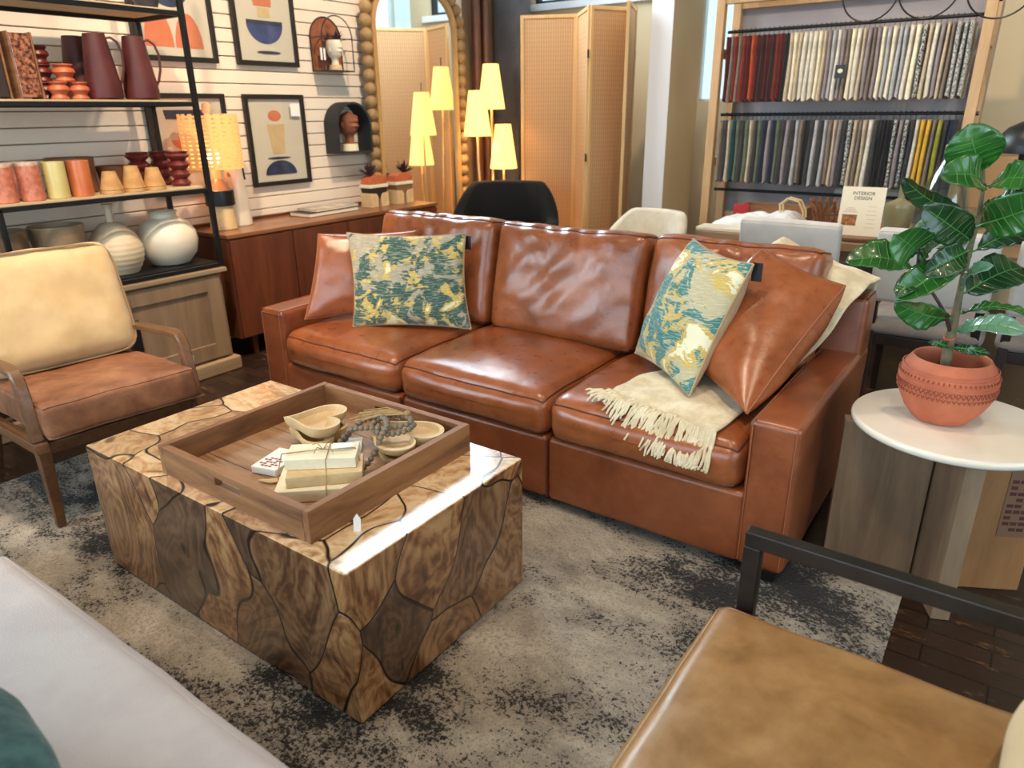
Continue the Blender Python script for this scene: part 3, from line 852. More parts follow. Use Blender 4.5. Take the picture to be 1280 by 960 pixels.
for p in path:
    p = Vector((p.x * sx_, p.y * sy_, p.z))
    if last is not None and (p - last).length < .0158: continue
    last = p
    if bead is None:
        bm = B(); bmesh.ops.create_icosphere(bm, subdivisions=2, radius=.0088); bead = part('bead', bm, BEADM, g); c_ = bead
    else: c_ = bead.copy(); COL.objects.link(c_); c_.parent = g
    c_.location = p; cnt += 1
    if cnt >= 96: break
bm = B(); tube(bm, [Vector((p.x * sx_, p.y * sy_, p.z)) for p in path[::6]], .002, 5); part('cord', bm, JUTE, g)
bm = B()
for i in range(26):
    r2 = random.Random(i); a = r2.uniform(-.3, .3)
    p0 = Vector((.01, .06, .042)); e = Vector((-.12 + .02 * math.sin(i), -.01 + a * .14, .025 + r2.uniform(-.010, .008)))
    mid = p0.lerp(e, .5) + Vector((0, a * .04, .012))
    tube(bm, [p0, mid, e], .0016, 4)
bmesh.ops.create_icosphere(bm, subdivisions=2, radius=.011, matrix=Matrix.Translation((.01, .06, .044)))
part('tassel', bm, JUTE, g)
# painted wood block bundle tied with twine
def oriented(c, s, rz, bev=.003, tilt=0):
    return box(B(), c, s, bev, 2, Matrix.Rotation(rz, 3, 'Z') @ Matrix.Rotation(tilt, 3, 'Y'))
w = thing('book_bundle', 'bundle of cream painted wooden books tied with twine in the tray', 'books', (-1.40, 1.08, tz))
rb = .73
for k_, (dx, dy, z_, sx1, sy1, sz1, rr, mm) in enumerate(((.0, -.02, .018, .20, .14, .034, .0, CREAMW), (.015, .0, .0515, .195, .11, .032, .06, PALEW), (-.005, .012, .0835, .185, .095, .031, -.04, CREAMW))):
    part('wooden_book', oriented((dx, dy, z_), (sx1, sy1, sz1), rb + rr, .003), mm, w)
bm = B()
d1 = Vector((math.cos(rb), math.sin(rb), 0)); d2 = Vector((-math.sin(rb), math.cos(rb), 0))
for off in (0.02,):
    c0 = d1 * off
    tube(bm, [c0 - d2 * .052 + Vector((0, 0, .10)), c0 + d2 * .06 + Vector((0, .0, .101)), c0 + d2 * .066 + Vector((0, 0, .05)), c0 + d2 * .07 + Vector((0, 0, .004)), c0 - d2 * .095 + Vector((0, -.0, .002)), c0 - d2 * .09 + Vector((0, 0, .036)), c0 - d2 * .06 + Vector((0, 0, .07))], .0016, 6, True)
tube(bm, [-d1 * .1 + Vector((0, 0, .102)), d1 * .0 + d2 * .01 + Vector((0, 0, .104)), d1 * .09 + d2 * .012 + Vector((0, 0, .102)), d1 * .103 + Vector((0, 0, .06)), d1 * .106 + Vector((0, 0, .002))], .0016, 6)
tube(bm, [-d1 * .1 + Vector((0, 0, .102)), -d1 * .112 + Vector((0, 0, .06)), -d1 * .115 - d2 * .03 + Vector((0, 0, .01))], .0016, 6)
for k_ in range(4):
    a = k_ * 1.6; bp = Vector((.0, .01, .105))
    tube(bm, [bp, bp + Vector((math.cos(a) * .02, math.sin(a) * .02, .014)), bp + Vector((math.cos(a) * .04, math.sin(a) * .034, .003))], .0014, 5)
part('twine', bm, JUTE, w)
bm = B(); prism(bm, [(0, 0), (.05, 0), (.062, .0125), (.05, .025), (0, .025)], .001, (.02, .02, .107), (.75, .66, .05), (-.66, .75, .1)); part('paper_label', bm, PAPER, w)
# folded papers with red print
for loc_, rz_, lb, red in (((-1.60, 1.085, tz), .25, 'white printed paper with red lettering beside the heart bowls in the tray', True), ((-1.495, 1.262, tz), .75, 'white printed paper lying between the heart bowls and the bead garland', False)):
    p_ = thing('printed_paper', lb, 'paper', loc_, rz_)
    part('sheet', bx((0, 0, .012), (.085, .125, .022) if red else (.07, .10, .022), .003), PAPER, p_)
    bm = B()
    for j in range(5):
        for i in range(5):
            if (i * 3 + j * 2) % 4: box(bm, (-.026 + i * .0125, -.048 + j * .011, .0236), (.009, .0062, .0008))
    part('print', bm, REDINK if red else INK, p_)
# stray small twig bundle on the tray floor
bm = B()
for i in range(7):
    a = .75 + i * .06; tube(bm, [(0, 0, .004 + i * .001), (-.035 * math.cos(a), -.05 * math.sin(a) + .01 * i, .006), (-.09 * math.cos(a), -.06 * math.sin(a) + .006 * i, .004)], .0022, 6)
single('driftwood_twig', bm, PALEW, 'small pale twisted twig lying in the near left part of the tray', 'twig', None, (-1.50, 1.035, tz + .001))

# ------------------------------------------------------------------ wooden armchair, left
ac = thing('armchair', 'wooden-framed armchair with cream back cushion and worn brown leather seat', 'armchair', (-2.86, 1.165, .0165), math.radians(-5))
def S(pts): return [Vector(p) for p in pts]
for sy in (-1, 1):
    y = sy * .285
    # arm: slopes up to the front, then a rounded elbow runs down as the front post
    bm = B()
    path_ = [(-.30, y, .525), (-.15, y, .545), (.02, y, .562), (.14, y, .572), (.185, y, .566), (.205, y, .545), (.215, y, .50), (.235, y, .40), (.245, y, .335)]
    for a, c_ in zip(path_, path_[1:]):
        pass
    n_ = len(path_); rings = []
    for i, p in enumerate(path_):
        d = (Vector(path_[min(i + 1, n_ - 1)]) - Vector(path_[max(i - 1, 0)])).normalized()
        sd = Vector((0, 1, 0)); up = sd.cross(d).normalized()
        wd_ = .024 if i < 4 else .020; th = .013 if i < 4 else .017
        if i > 5: th = .022
        rings.append([bm.verts.new(Vector(p) + sd * wd_ * a + up * th * c_) for a, c_ in ((-1, -.6), (-.7, -1), (.7, -1), (1, -.6), (1, .6), (.7, 1), (-.7, 1), (-1, .6))])
    for a, c_ in zip(rings, rings[1:]):
        for k in range(8): bm.faces.new((a[k], a[(k + 1) % 8], c_[(k + 1) % 8], c_[k]))
    bm.faces.new(rings[0][::-1]); bm.faces.new(rings[-1]); bmesh.ops.recalc_face_normals(bm, faces=bm.faces)
    part('armrest', bm, CHAIRW, ac)
    part('side_rail', bar(B(), (-.36, y, .25), (.285, y, .315), .045, .04, .006), CHAIRW, ac)
    part('leg', taper(B(), (.245, y * .98, .315), (.255, y * 1.0, 0), (.06, .042), (.03, .03), .005), CHAIRW, ac)
    part('leg', taper(B(), (-.33, y * .98, .27), (-.44, y * 1.0, 0), (.055, .042), (.03, .03), .005), CHAIRW, ac)
    part('back_post', taper(B(), (-.30, y * .97, .25), (-.47, y * .92, .80), (.045, .035), (.03, .03), .005), CHAIRW, ac)
part('cross_rail', bar(B(), (.235, -.28, .295), (.235, .28, .295), .03, .045, .006), CHAIRW, ac)
part('cross_rail', bar(B(), (-.33, -.28, .27), (-.33, .28, .27), .03, .045, .006), CHAIRW, ac)
for k in range(5):
    f = .15 + .2 * k; part('back_slat', bar(B(), (-.30 - .17 * f, -.27, .25 + .55 * f), (-.30 - .17 * f, .27, .25 + .55 * f), .014, .04, .004), CHAIRW, ac)
c, se = cushion((.60, .535, .125), .022, (.004, .004, .018), (20, 20, 4), .004, 41, sr=.004)
Mx = Matrix.Translation((0.015, 0, .385)) @ Matrix.Rotation(math.radians(-4), 4, 'Y')
c.transform(Mx); se.transform(Mx)
cu = part('seat_cushion', c, SUEDE, ac, 'worn brown suede-like leather seat cushion'); parts('piping', se, SUEDE, cu)
c, se = cushion((.15, .54, .46), .05, (.035, .004, .01), (4, 22, 20), .006, 42, sr=.0045)
Mx = Matrix.Translation((-.275, 0, .66)) @ Matrix.Rotation(math.radians(-17), 4, 'Y')
c.transform(Mx); se.transform(Mx)
cu = part('back_cushion', c, CREAM, ac, 'cream linen back cushion')
# piping round the front and rear faces of the back cushion
h2, h3 = .27, .23
for sx in (1, -1):
    bm = B(); pts = []
    for k in range(64):
        a = 2 * PI * k / 64; cx_, cy_ = math.cos(a), math.sin(a)
        e = 7; rr_ = (abs(cx_) ** e + abs(cy_) ** e) ** (-1 / e)
        pts.append(Mx @ Vector((sx * .062, cx_ * rr_ * (h2 - .004), cy_ * rr_ * (h3 - .002))))
    tube(bm, pts, .0045, 6, True); part('piping', bm, plain('pipe_tan', (150, 120, 84), .8) if sx > 0 else bpy.data.materials['pipe_tan'], cu)
se.free()
bm = bx((.21, .315, .455), (.006, .002, .05)); part('paper_tag', bm, PAPER, ac, 'small white price tag')

# ------------------------------------------------------------------ lounge chair, right foreground
lc = thing('lounge_chair', 'tan leather lounge chair with dark metal arm in the right foreground', 'armchair', (0, .905, .016))
for y in (.34, -.34):
    bm = B(); w_ = .032
    bar(bm, (-.325, y, .598), (.58, y, .598), w_, .034, .004)
    bar(bm, (-.309, y, .0), (-.309, y, .582), w_, .034, .004, (1, 0, 0))
    bar(bm, (.564, y, .0), (.564, y, .582), w_, .034, .004, (1, 0, 0))
    bar(bm, (-.325, y, .017), (.58, y, .017), w_, .034, .004)
    part('metal_frame', bm, GUN, lc)
for x in (-.30, .45): part('cross_bar', bar(B(), (x, -.33, .29), (x, .33, .29), .03, .03, .003), GUN, lc)
c, se = cushion((.63, .635, .13), .035, (.006, .006, .014), (22, 20, 4), .003, 51, sr=.003)
Mx = Matrix.Translation((-.045, 0.0, .383)); c.transform(Mx); se.transform(Mx)
cu = part('seat_cushion', c, TANL, lc); parts('piping', se, TANL, cu)
c, se = cushion((.15, .58, .44), .06, (.03, .01, .01), (4, 20, 18), .004, 52, seams=False)
Mx = Matrix.Translation((.315, -.01, .66)) @ Matrix.Rotation(math.radians(14), 4, 'Y'); c.transform(Mx)
part('back_cushion', c, TANL, lc)
pl = single('lumbar_pillow', (lambda q: (merge(q[0], q[1]), q[2].free(), q[0])[2])(pillow(((.165, 1.17, .470), (.165, .72, .470), (.235, .72, .72), (.235, 1.17, .72)), .15, 22, .04, .003, 4)), CREAM, 'cream lumbar pillow on the tan leather lounge chair at the right edge', 'pillow')

# ------------------------------------------------------------------ pale sofa in the left foreground
ws = thing('sofa', 'off-white fabric sofa in the near left foreground', 'sofa', (-1.5, 0, .016))
part('base', bx((0, -.03, .17), (2.36, .86, .22), .02), WHITEF, ws)
for x0, x1 in ((-1.12, -.325), (-.318, 1.05)):
    c, se = cushion((x1 - x0, .80, .17), .04, (.0, .012, .012), (24, 22, 4), .003, int(x0 * 10) + 60, sr=.003)
    Mx = Matrix.Translation(((x0 + x1) / 2, .066, .352)); c.transform(Mx); se.transform(Mx)
    cu = part('seat_cushion', c, WHITEF, ws); parts('piping', se, WHITEF, cu)
part('backrest', bx((0, -.50, .36), (2.36, .16, .62), .04, 3), WHITEF, ws)
for x in (-1.20,): part('arm', bx((x, -.05, .32), (.15, .88, .56), .03, 3), WHITEF, ws)
part('arm', bx((1.13, -.05, .27), (.13, .88, .46), .03, 3), WHITEF, ws)
for x in (-1.15, 1.1):
    for y in (-.45, .34): part('leg', taper(B(), (x, y, .06), (x, y, 0), .06, .045), DARKW, ws)
bm = B(); bmesh.ops.create_uvsphere(bm, u_segments=48, v_segments=24, radius=1)
for v in bm.verts:
    p = v.co; e = (abs(p.x) ** 3 + abs(p.y) ** 3) ** (1 / 3) or 1; q = math.hypot(p.x, p.y) / e
    v.co = Vector((p.x * .25 * q ** .5, p.y * .19 * q ** .5, p.z * .095))
    v.co += v.co.normalized() * .003 * math.sin(v.co.x * 160)
single('knit_pillow', bm, TEALK, 'teal knitted pillow on the off-white sofa in the bottom left corner', 'pillow', None, (-1.055, .05, .572), (0, 0, 0))

# ------------------------------------------------------------------ round side table and fig plant
cx0, cy0 = -.055, 2.275
t = thing('side_table', 'round cream stone-topped side table on crossed wooden panels beside the sofa', 'table', (cx0, cy0, 0))
bm = B(); lathe(bm, [(0, .522), (.262, .522), (.268, .527), (.270, .535), (.268, .543), (.262, .548), (0, .548)], seg=72)
part('tabletop', bm, MARBLE, t, 'cream marble tabletop')
def panel(ang, L, w, nm, mat, h=.521, lab=None, inner=.0):
    d = Vector((math.cos(ang), math.sin(ang), 0))
    bm = bar(B(), d * inner + Vector((0, 0, h / 2)), d * L + Vector((0, 0, h / 2)), w, h, .004)
    return part(nm, bm, mat, t, lab)
panel(math.radians(195), .285, .045, 'leg_panel', TBLW, lab='grey-brown wooden leg panel', inner=.03)
panel(math.radians(-66), .20, .052, 'leg_panel', TBLW, lab='front wooden leg panel with pale edge', inner=-.03)
pb = panel(math.radians(28), .28, .06, 'leg_panel', TBLO, lab='orange-brown leg panel with a printed sticker', inner=.03)
d = Vector((math.cos(math.radians(28)), math.sin(math.radians(28)), 0)); nrm = Vector((d.y, -d.x, 0))
sb = B(); c0 = d * .215 + nrm * .0306 + Vector((0, 0, .30))
prism(sb, [(-.04, -.11), (.04, -.11), (.04, .11), (-.04, .11)], .0008, c0, d, (0, 0, 1)); st_ = part('sticker', sb, plain('brown_sticker', (128, 92, 66), .6), pb, 'brown printed care sticker')
sb = B()
for j in range(9):
    for i in range(3):
        if (i + j * 2) % 5: prism(sb, [(-.032 + i * .022, -.09 + j * .02), (-.014 + i * .022, -.09 + j * .02), (-.014 + i * .022, -.079 + j * .02), (-.032 + i * .022, -.079 + j * .02)], .0006, c0 + nrm * .0009, d, (0, 0, 1))
part('print', sb, plain('dark_red_print', (84, 40, 34), .7), st_)

pot = thing('terracotta_pot', 'terracotta pot with stamped bands holding a fiddle leaf fig on the round side table', 'pot', (-.093, 2.275, .549))
bm = B()
prof = [(0, 0), (.062, 0), (.072, .004), (.098, .035), (.118, .075), (.126, .11), (.124, .14), (.114, .165), (.102, .182), (.098, .188), (.093, .186), (.092, .176), (.10, .16), (.108, .135), (.108, .11)]
lathe(bm, prof, seg=64)
for z_, r_ in ((.128, .1262), (.152, .1205)):
    for k in range(2): lathe(bm, [(r_ - .002, z_ + k * .01 - .0015), (r_ + .0012, z_ + k * .01), (r_ - .002, z_ + k * .01 + .0015)], seg=64)
part('pot_body', bm, TERRA, pot)
bm = B(); n_ = 60
for row, (z_, r_) in enumerate(((.142, .1235), (.116, .1262), (.108, .126), (.094, .1235))):
    for k in range(n_):
        a = 2 * PI * (k + .5 * (row % 2)) / n_
        if row == 0:
            tube(bm, [(math.cos(a) * r_, math.sin(a) * r_, z_ - .004), (math.cos(a) * (r_ + .003), math.sin(a) * (r_ + .003), z_), (math.cos(a) * r_, math.sin(a) * r_, z_ + .004)], .002, 5)
        else:
            aa = .035
            tube(bm, [(math.cos(a - aa) * r_, math.sin(a - aa) * r_, z_ + .004), (math.cos(a) * (r_ + .0015), math.sin(a) * (r_ + .0015), z_ - .004), (math.cos(a + aa) * r_, math.sin(a + aa) * r_, z_ + .004)], .0014, 4)
part('stamped_band', bm, plain('terracotta_dark', (146, 72, 48), .8), pot)
part('soil', lathe(B(), [(0, .128), (.05, .128), (.1085, .125)], seg=40), SOIL, pot)

fx, fy = -.055, 2.27
fig = thing('fiddle_leaf_fig', 'fiddle leaf fig plant with broad glossy leaves growing in the terracotta pot', 'plant', (-.093, 2.275, .67))
FO = Vector(fig.location)
def fg(name, bm, mat, parent=None, label=None, **k): bm.transform(Matrix.Translation(-FO)); return part(name, bm, mat, parent or fig, label, **k)
trunk = [(-.100, 2.272, .6805), (-.106, 2.27, .72), (-.108, 2.27, .797), (-.107, 2.27, .844), (-.109, 2.27, .956), (-.107, 2.27, 1.054), (-.103, 2.27, 1.128), (-.108, 2.27, 1.20), (-.117, 2.27, 1.25)]
fg('trunk', tube(B(), trunk, [.014, .0135, .013, .011, .008, .007, .006, .005, .004], 12), BARK)
fg('branch', tube(B(), [(-.107, 2.27, .80), (-.128, 2.24, .86), (-.15, 2.215, .90), (-.19, 2.20, .955), (-.215, 2.19, 1.0), (-.222, 2.19, 1.06)], [.006, .005, .0045, .004, .0035, .003], 8), TWIG)
# (base, tip, width, side lean, cup, material)
LV = [((-.118, 2.265, 1.235), (-.165, 2.20, 1.36), .17, .1, .3, LEAF), ((-.103, 2.265, 1.205), (-.185, 2.10, 1.255), .125, -.5, .35, LEAF), ((-.103, 2.265, 1.205), (.02, 2.14, 1.245), .10, .5, .35, LEAF),
      ((-.106, 2.27, 1.124), (-.29, 2.20, 1.225), .10, .9, .3, LEAFD), ((-.104, 2.265, 1.06), (-.215, 2.13, 1.165), .13, .2, .3, LEAFD), ((-.103, 2.27, 1.13), (.06, 2.22, 1.225), .10, .7, .3, LEAFD),
      ((-.105, 2.265, 1.10), (.045, 2.14, 1.20), .14, -.3, .3, LEAF), ((-.106, 2.27, 1.03), (.05, 2.30, 1.12), .11, .5, .3, LEAFD), ((-.215, 2.19, .99), (-.375, 2.10, 1.025), .13, -.6, .3, LEAF),
      ((-.220, 2.19, 1.03), (-.26, 2.06, 1.10), .15, .1, .3, LEAF), ((-.218, 2.20, 1.02), (-.205, 2.25, 1.13), .085, 0, .3, LEAFP), ((-.212, 2.19, .985), (-.158, 2.17, 1.09), .065, 1.0, .4, LEAFD),
      ((-.208, 2.20, .97), (-.24, 2.10, .94), .07, 0, .3, LEAFD), ((-.106, 2.265, 1.04), (-.19, 2.15, .995), .10, .2, .5, LEAFD), ((-.108, 2.265, 1.0), (-.235, 2.10, .935), .12, -.3, .5, LEAF),
      ((-.108, 2.27, .92), (-.055, 2.18, 1.03), .06, 1.1, .4, LEAFP), ((-.108, 2.28, .91), (.02, 2.39, 1.00), .15, .2, .25, LEAFD), ((-.107, 2.265, .845), (-.245, 2.15, .905), .105, .7, .4, LEAF),
      ((-.107, 2.27, .86), (.055, 2.24, .905), .06, 1.0, .3, LEAF), ((-.106, 2.265, .81), (.05, 2.16, .880), .085, .6, .3, LEAFP), ((-.104, 2.265, .765), (-.15, 2.22, .79), .03, 0, .2, LEAFD), ((-.104, 2.268, .765), (-.01, 2.22, .782), .036, 0, .2, LEAFD),
      ((-.105, 2.28, 1.09), (-.02, 2.42, 1.15), .13, .3, .25, LEAFD), ((-.106, 2.28, .99), (-.16, 2.42, 1.05), .12, .3, .25, LEAFD)]
def leaf(i, base, tip, w, lean, cup, mat):
    w *= .86
    b0, t0 = Vector(base), Vector(tip); L = (t0 - b0).length; d = (t0 - b0).normalized()
    view = (Vector((0, 0, 1.75)) - b0).normalized()        # leaves face up and to the open room
    s = d.cross(view).normalized(); nrm = s.cross(d).normalized()
    ca, sa = math.cos(lean), math.sin(lean); s, nrm = s * ca + nrm * sa, nrm * ca - s * sa
    stem = .10
    def mid(v):
        return b0 + d * L * (stem + (1 - stem) * v) + nrm * (math.sin(v * PI) * L * .12 - L * .06 * v) + Vector((0, 0, -.05 * L * v * v))
    bm = B()
    def fn(u, v):
        a = 2 * u - 1
        wid = w / 2 * (math.sin(PI * min(1, v ** .85)) ** .55 * (.62 + .55 * v)) if 0 < v < 1 else .0005
        wid = max(wid, .0006)
        p = mid(v) + s * a * wid
        p += nrm * (abs(a) ** 1.3 * wid * cup + .0035 * math.sin(v * 38 + abs(a) * -5) * abs(a) * (1 - v * .5) + .006 * math.sin(v * 9 + i * 1.7 + (2 if a > 0 else 0)) * a * a)
        return p
    grid(bm, fn, 12, 26)
    lf = fg('leaf', bm, mat, smooth=80)
    md_ = lf.modifiers.new('thick', 'SOLIDIFY'); md_.thickness = .0012; md_.offset = 0
    vb = B(); tube(vb, [b0, b0 + d * L * stem * .6 + nrm * .002] + [mid(k / 10) + nrm * .0012 for k in range(0, 10)], [.0028] * 3 + [.0022 - .00016 * k for k in range(9)], 6)
    for k in range(1, 7):
        v = k / 8 + .02
        for sd in (0, 1):
            pts = [mid(v) + nrm * .001]
            for q in (.35, .7, .92):
                pts.append(fn(.5 + (q / 2 if sd else -q / 2), min(.97, v + q * .10)) + nrm * .0011)
            tube(vb, pts, [.0012, .0010, .0008, .0004], 4)
    vb.transform(Matrix.Translation(-FO)); part('leaf_vein', vb, VEIN, lf)
for i, a in enumerate(LV): leaf(i, *a)
fg('twist_tie', tube(B(), [(-.108 + .016 * math.cos(a / 8 * 2 * PI), 2.27 + .016 * math.sin(a / 8 * 2 * PI), .79 + .004 * math.sin(a * 2)) for a in range(8)], .0025, 6, True), plain('orange_tie', (206, 92, 50), .6))

# ------------------------------------------------------------------ grey oak cabinet, étagère and its wares
cb_ = thing('cabinet', 'grey oak cabinet with panelled door standing under the black metal shelves', 'cabinet', (-3.86, 1.5, 0))
T = Matrix.Translation((3.86, -1.5, 0))
def cp(name, bm, mat, parent=cb_, label=None): bm.transform(T); return part(name, bm, mat, parent, label)
cp('carcass', bx((-3.885, 1.5, .325), (.47, 1.56, .49), .003), OAKG)
cp('cabinet_top', bx((-3.875, 1.5, .588), (.515, 1.61, .024), .005), OAKG_T)
cp('plinth', bx((-3.87, 1.5, .04), (.53, 1.61, .08), .012), OAKG_T)
for y0, y1 in ((1.66, 2.26), (1.20, 1.64), (.74, 1.18)):
    bm = B(); x = -3.643; fw = .085; z0, z1 = .095, .565
    for (a0, a1, q0, q1) in ((y0, y0 + fw, z0, z1), (y1 - fw, y1, z0, z1), (y0 + fw, y1 - fw, z0, z0 + fw), (y0 + fw, y1 - fw, z1 - fw, z1)):
        box(bm, (x, (a0 + a1) / 2, (q0 + q1) / 2), (.022, a1 - a0 - .0005, q1 - q0 - .0005), .002, 1)
    box(bm, (x - .006, (y0 + y1) / 2, (z0 + z1) / 2), (.008, y1 - y0 - 2 * fw + .01, z1 - z0 - 2 * fw + .01))
    dr = cp('door', bm, OAKG)
    hb_ = bx((x + .012, y0 + .035 + .02, .33), (.008, .10, .17), .002); hb_.transform(T); part('pull_plate', hb_, BLACK, dr, 'black rectangular pull plate')

sh = thing('display_shelf', 'black metal shelf unit with pale wooden boards stocked with ceramics', 'shelf', (-3.86, 1.5, .6))
T2 = Matrix.Translation((3.86, -1.5, -.6))
def hp(name, bm, mat, label=None): bm.transform(T2); return part(name, bm, mat, sh, label)
for x in (-3.655, -4.075):
    for y in (2.295, .72):
        hp('post', bx((x, y, 1.52), (.026, .026, 1.836), .003), BLACK)
for z_ in (.6255, 1.032, 1.465, 1.885):
    bm = B()
    for x in (-3.655, -4.075): box(bm, (x, 1.5075, z_ - .012), (.022, 1.549, .022), .002, 1)
    for y in (2.295, .72): box(bm, (-3.865, y, z_ - .012), (.394, .022, .022), .002, 1)
    hp('shelf_frame', bm, BLACK)
    hp('shelf_board', bx((-3.865, 1.5075, z_ + (.002 if z_ > .7 else -.003)), (.385, 1.54, .012), .001), SHELFW if z_ > .7 else BLACK)
hp('post', bx((-3.655, 1.28, .825), (.022, .022, .40), .003), BLACK)

T_A, T_B, T_C, T_0 = 1.0405, 1.4735, 1.8935, .629
def cup(r, h, wall=.006, flare=1.0, base=.0):
    return [(0, base), (r * .92, base), (r, .006 + base), (r * flare, h), (r * flare - wall, h), (r - wall, .015), (0, .013)]
# bottom board
o = single('round_vase', lathe(B(), [(0, 0), (.07, 0), (.10, .006), (.145, .06), (.160, .125), (.152, .175), (.12, .225), (.085, .248), (.068, .252), (.066, .272), (.076, .282), (.072, .286), (.058, .282), (.056, .25)], seg=48),
           PALEC, 'round off-white ceramic vase with low neck at the right of the lowest shelf', 'vase', None, (-3.845, 2.115, T_0))
def rib(k, z): return 1 + .010 * math.sin(z * 2 * PI / .026)
o = single('ribbed_vase', lathe(B(), [(0, 0)] + [(max(.018, .132 * math.sin(PI * (.22 + .78 * (k / 40) ** 1.05)) ** .8 if k < 36 else .02), .002 + .29 * k / 40) for k in range(0, 38)] + [(.018, .30), (.017, .335), (.028, .352), (.022, .354), (.010, .33)], seg=48, f=rib),
           BEIGEC, 'egg-shaped ribbed beige vase with a narrow neck, beside the round white vase', 'vase', None, (-3.835, 1.825, T_0))
for y, lab, cc in ((1.562, 'tapered pale wooden planter directly left of the ribbed beige vase', OAKG_T), (1.31, 'tapered brown wooden planter at the left picture edge on the lowest shelf', OAKG)):
    p = [(0, 0), (.088, 0), (.092, .004), (.122, .275), (.120, .28), (.111, .28), (.104, .2), (.088, .02), (0, .02)]
    single('wooden_planter', lathe(B(), p, seg=40), cc, lab, 'planter', None, (-3.835, y, T_0))
# middle board: tumblers, cones, pots
def tumbler(x, y, lab, body, rim=None, r=.048, h=.165):
    o = thing('glass_tumbler', lab, 'tumbler', (x, y, T_A))
    part('cup_body', lathe(B(), cup(r, h, .005, 1.0), seg=32, f=(lambda k, z: 1 + .012 * math.sin(k * 2.4 + z * 140)) if rim else None), body, o)
    if rim: part('rim', lathe(B(), [(r * 1.0, h - .012), (r * 1.03, h - .008), (r * 1.03, h + .003), (r * .9, h + .004), (r * .88, h - .008)], seg=32, f=lambda k, z: 1 + .02 * math.sin(k * 3.1)), FROST, o, 'frosted sugar-like rim')
    return o
tumbler(-3.735, 1.350, 'pink textured tumbler with frosted rim nearest the left picture edge', PINKT, 1)
tumbler(-3.735, 1.462, 'pink textured tumbler with frosted rim beside the pale olive tumbler', PINKT, 1)
tumbler(-3.86, 1.475, 'pink textured tumbler half hidden behind the front row of tumblers', PINKT, 1)
tumbler(-3.735, 1.573, 'pale olive glass tumbler between the pink and the orange ones', YELG)
tumbler(-3.735, 1.682, 'orange glass tumbler at the right of the tumbler row', ORAG)
single('stoneware_pot', lathe(B(), cup(.104, .17, .008, 1.04), seg=40), BROWNC, 'wide brown stoneware pot standing behind the orange and olive tumblers', 'pot', None, (-3.93, 1.735, T_A))
single('stoneware_bowl', lathe(B(), [(0, 0), (.05, 0), (.062, .01), (.082, .12), (.078, .12), (.058, .02), (0, .018)], seg=36), BROWNC, 'brown stoneware bowl standing behind the first two tan cones', 'bowl', None, (-3.91, 1.93, T_A))
CO = ['leftmost of the three tan tapered cork-coloured cones on the middle shelf', 'middle one of the three tan tapered cones, the tallest', 'rightmost of the three tan tapered cones on the middle shelf']
for k, (y, h) in enumerate(((1.815, .105), (1.928, .125), (2.036, .11))):
    o = thing('tapered_cone', CO[k], 'candle holder', (-3.725, y, T_A))
    part('cone_body', lathe(B(), [(0, .02), (.054, .02), (.052, .026), (.030, h), (.026, h), (.024, h - .02), (0, h - .02)], seg=28), CORK, o)
    part('foot', lathe(B(), [(0, 0), (.053, 0), (.055, .004), (.053, .0175), (0, .0175)], seg=28), CORK, o)
RD = ['dark red fluted ceramic vase on the middle shelf, leftmost and farthest back of three', 'dark red fluted ceramic vase on the middle shelf between its two twins', 'dark red fluted ceramic vase rightmost on the middle shelf']
for k, (x, y) in enumerate(((-3.92, 2.075), (-3.93, 2.205), (-3.90, 2.262 - .02))):
    pr = [(0, 0), (.036, 0)] + [((.042 + .010 * math.sin(z * 2 * PI / 4)) * (1 + .015 * z), .004 + .0118 * z) for z in range(0, 15)] + [(.056, .178), (.050, .178), (.036, .15)]
    if k == 2: x, y = -3.79, 2.225
    single('fluted_vase', lathe(B(), pr, seg=32), DKRED, RD[k], 'vase', None, (x, y, T_A))
# upper board: jugs, turned candle holders, mottled blocks
def jug(x, y, lab, handle=True, mat=BURG, sc=1):
    o = thing('ribbed_jug', lab, 'jug', (x, y, T_B))
    pr = [(0, 0), (.070, 0), (.078, .008), (.080, .04), (.076, .08), (.062, .18), (.050, .27), (.047, .288), (.042, .288), (.044, .26), (.055, .17), (.066, .06), (0, .03)]
    part('jug_body', lathe(B(), [(r * sc, z * sc) for r, z in pr], seg=72, f=lambda k, z: 1 + (.012 if k % 2 else 0)), mat, o)
    if handle:
        a = .62
        pts = [(.046, .27), (.072, .274), (.098, .255), (.112, .21), (.108, .14), (.092, .09), (.074, .06)]
        part('handle', tube(B(), [(r * math.sin(a) * .8, r * math.cos(a) + .0, z) for r, z in pts], .006, 8), mat, o)
    return o
jug(-3.745, 1.885, 'burgundy ribbed ceramic jug, the left one of the front pair on the upper shelf')
jug(-3.745, 2.07, 'burgundy ribbed ceramic jug, the right one of the front pair on the upper shelf')
jug(-3.93, 1.875, 'dark burgundy ribbed jug standing behind the left front jug', True, BURG)
def turned(x, y, z, lab, mat=TERRA2, r=.043):
    pr = [(0, 0), (r * .85, 0), (r * .9, .006), (r * .72, .018), (r * .74, .026), (r * 1.05, .04), (r * .98, .052), (r * .74, .062), (r * .95, .072), (r * .9, .075), (r * .5, .073), (r * .45, .055), (0, .055)]
    return single('turned_candle_holder', lathe(B(), pr, seg=28), mat, lab, 'candle holder', None, (x, y, z))
turned(-3.725, 1.668, T_B, 'terracotta turned candle holder, front left of the bottom layer')
turned(-3.725, 1.758, T_B, 'terracotta turned candle holder beside the left jug, bottom layer')
turned(-3.822, 1.655, T_B, 'dark turned candle holder at the back left of the bottom layer', DKRED)
turned(-3.74, 1.713, T_B + .0755, 'terracotta turned candle holder of the middle layer, in front', TERRA2, .046)
turned(-3.822, 1.655, T_B + .0755, 'dark turned candle holder of the middle layer, under the topmost one', DKRED)
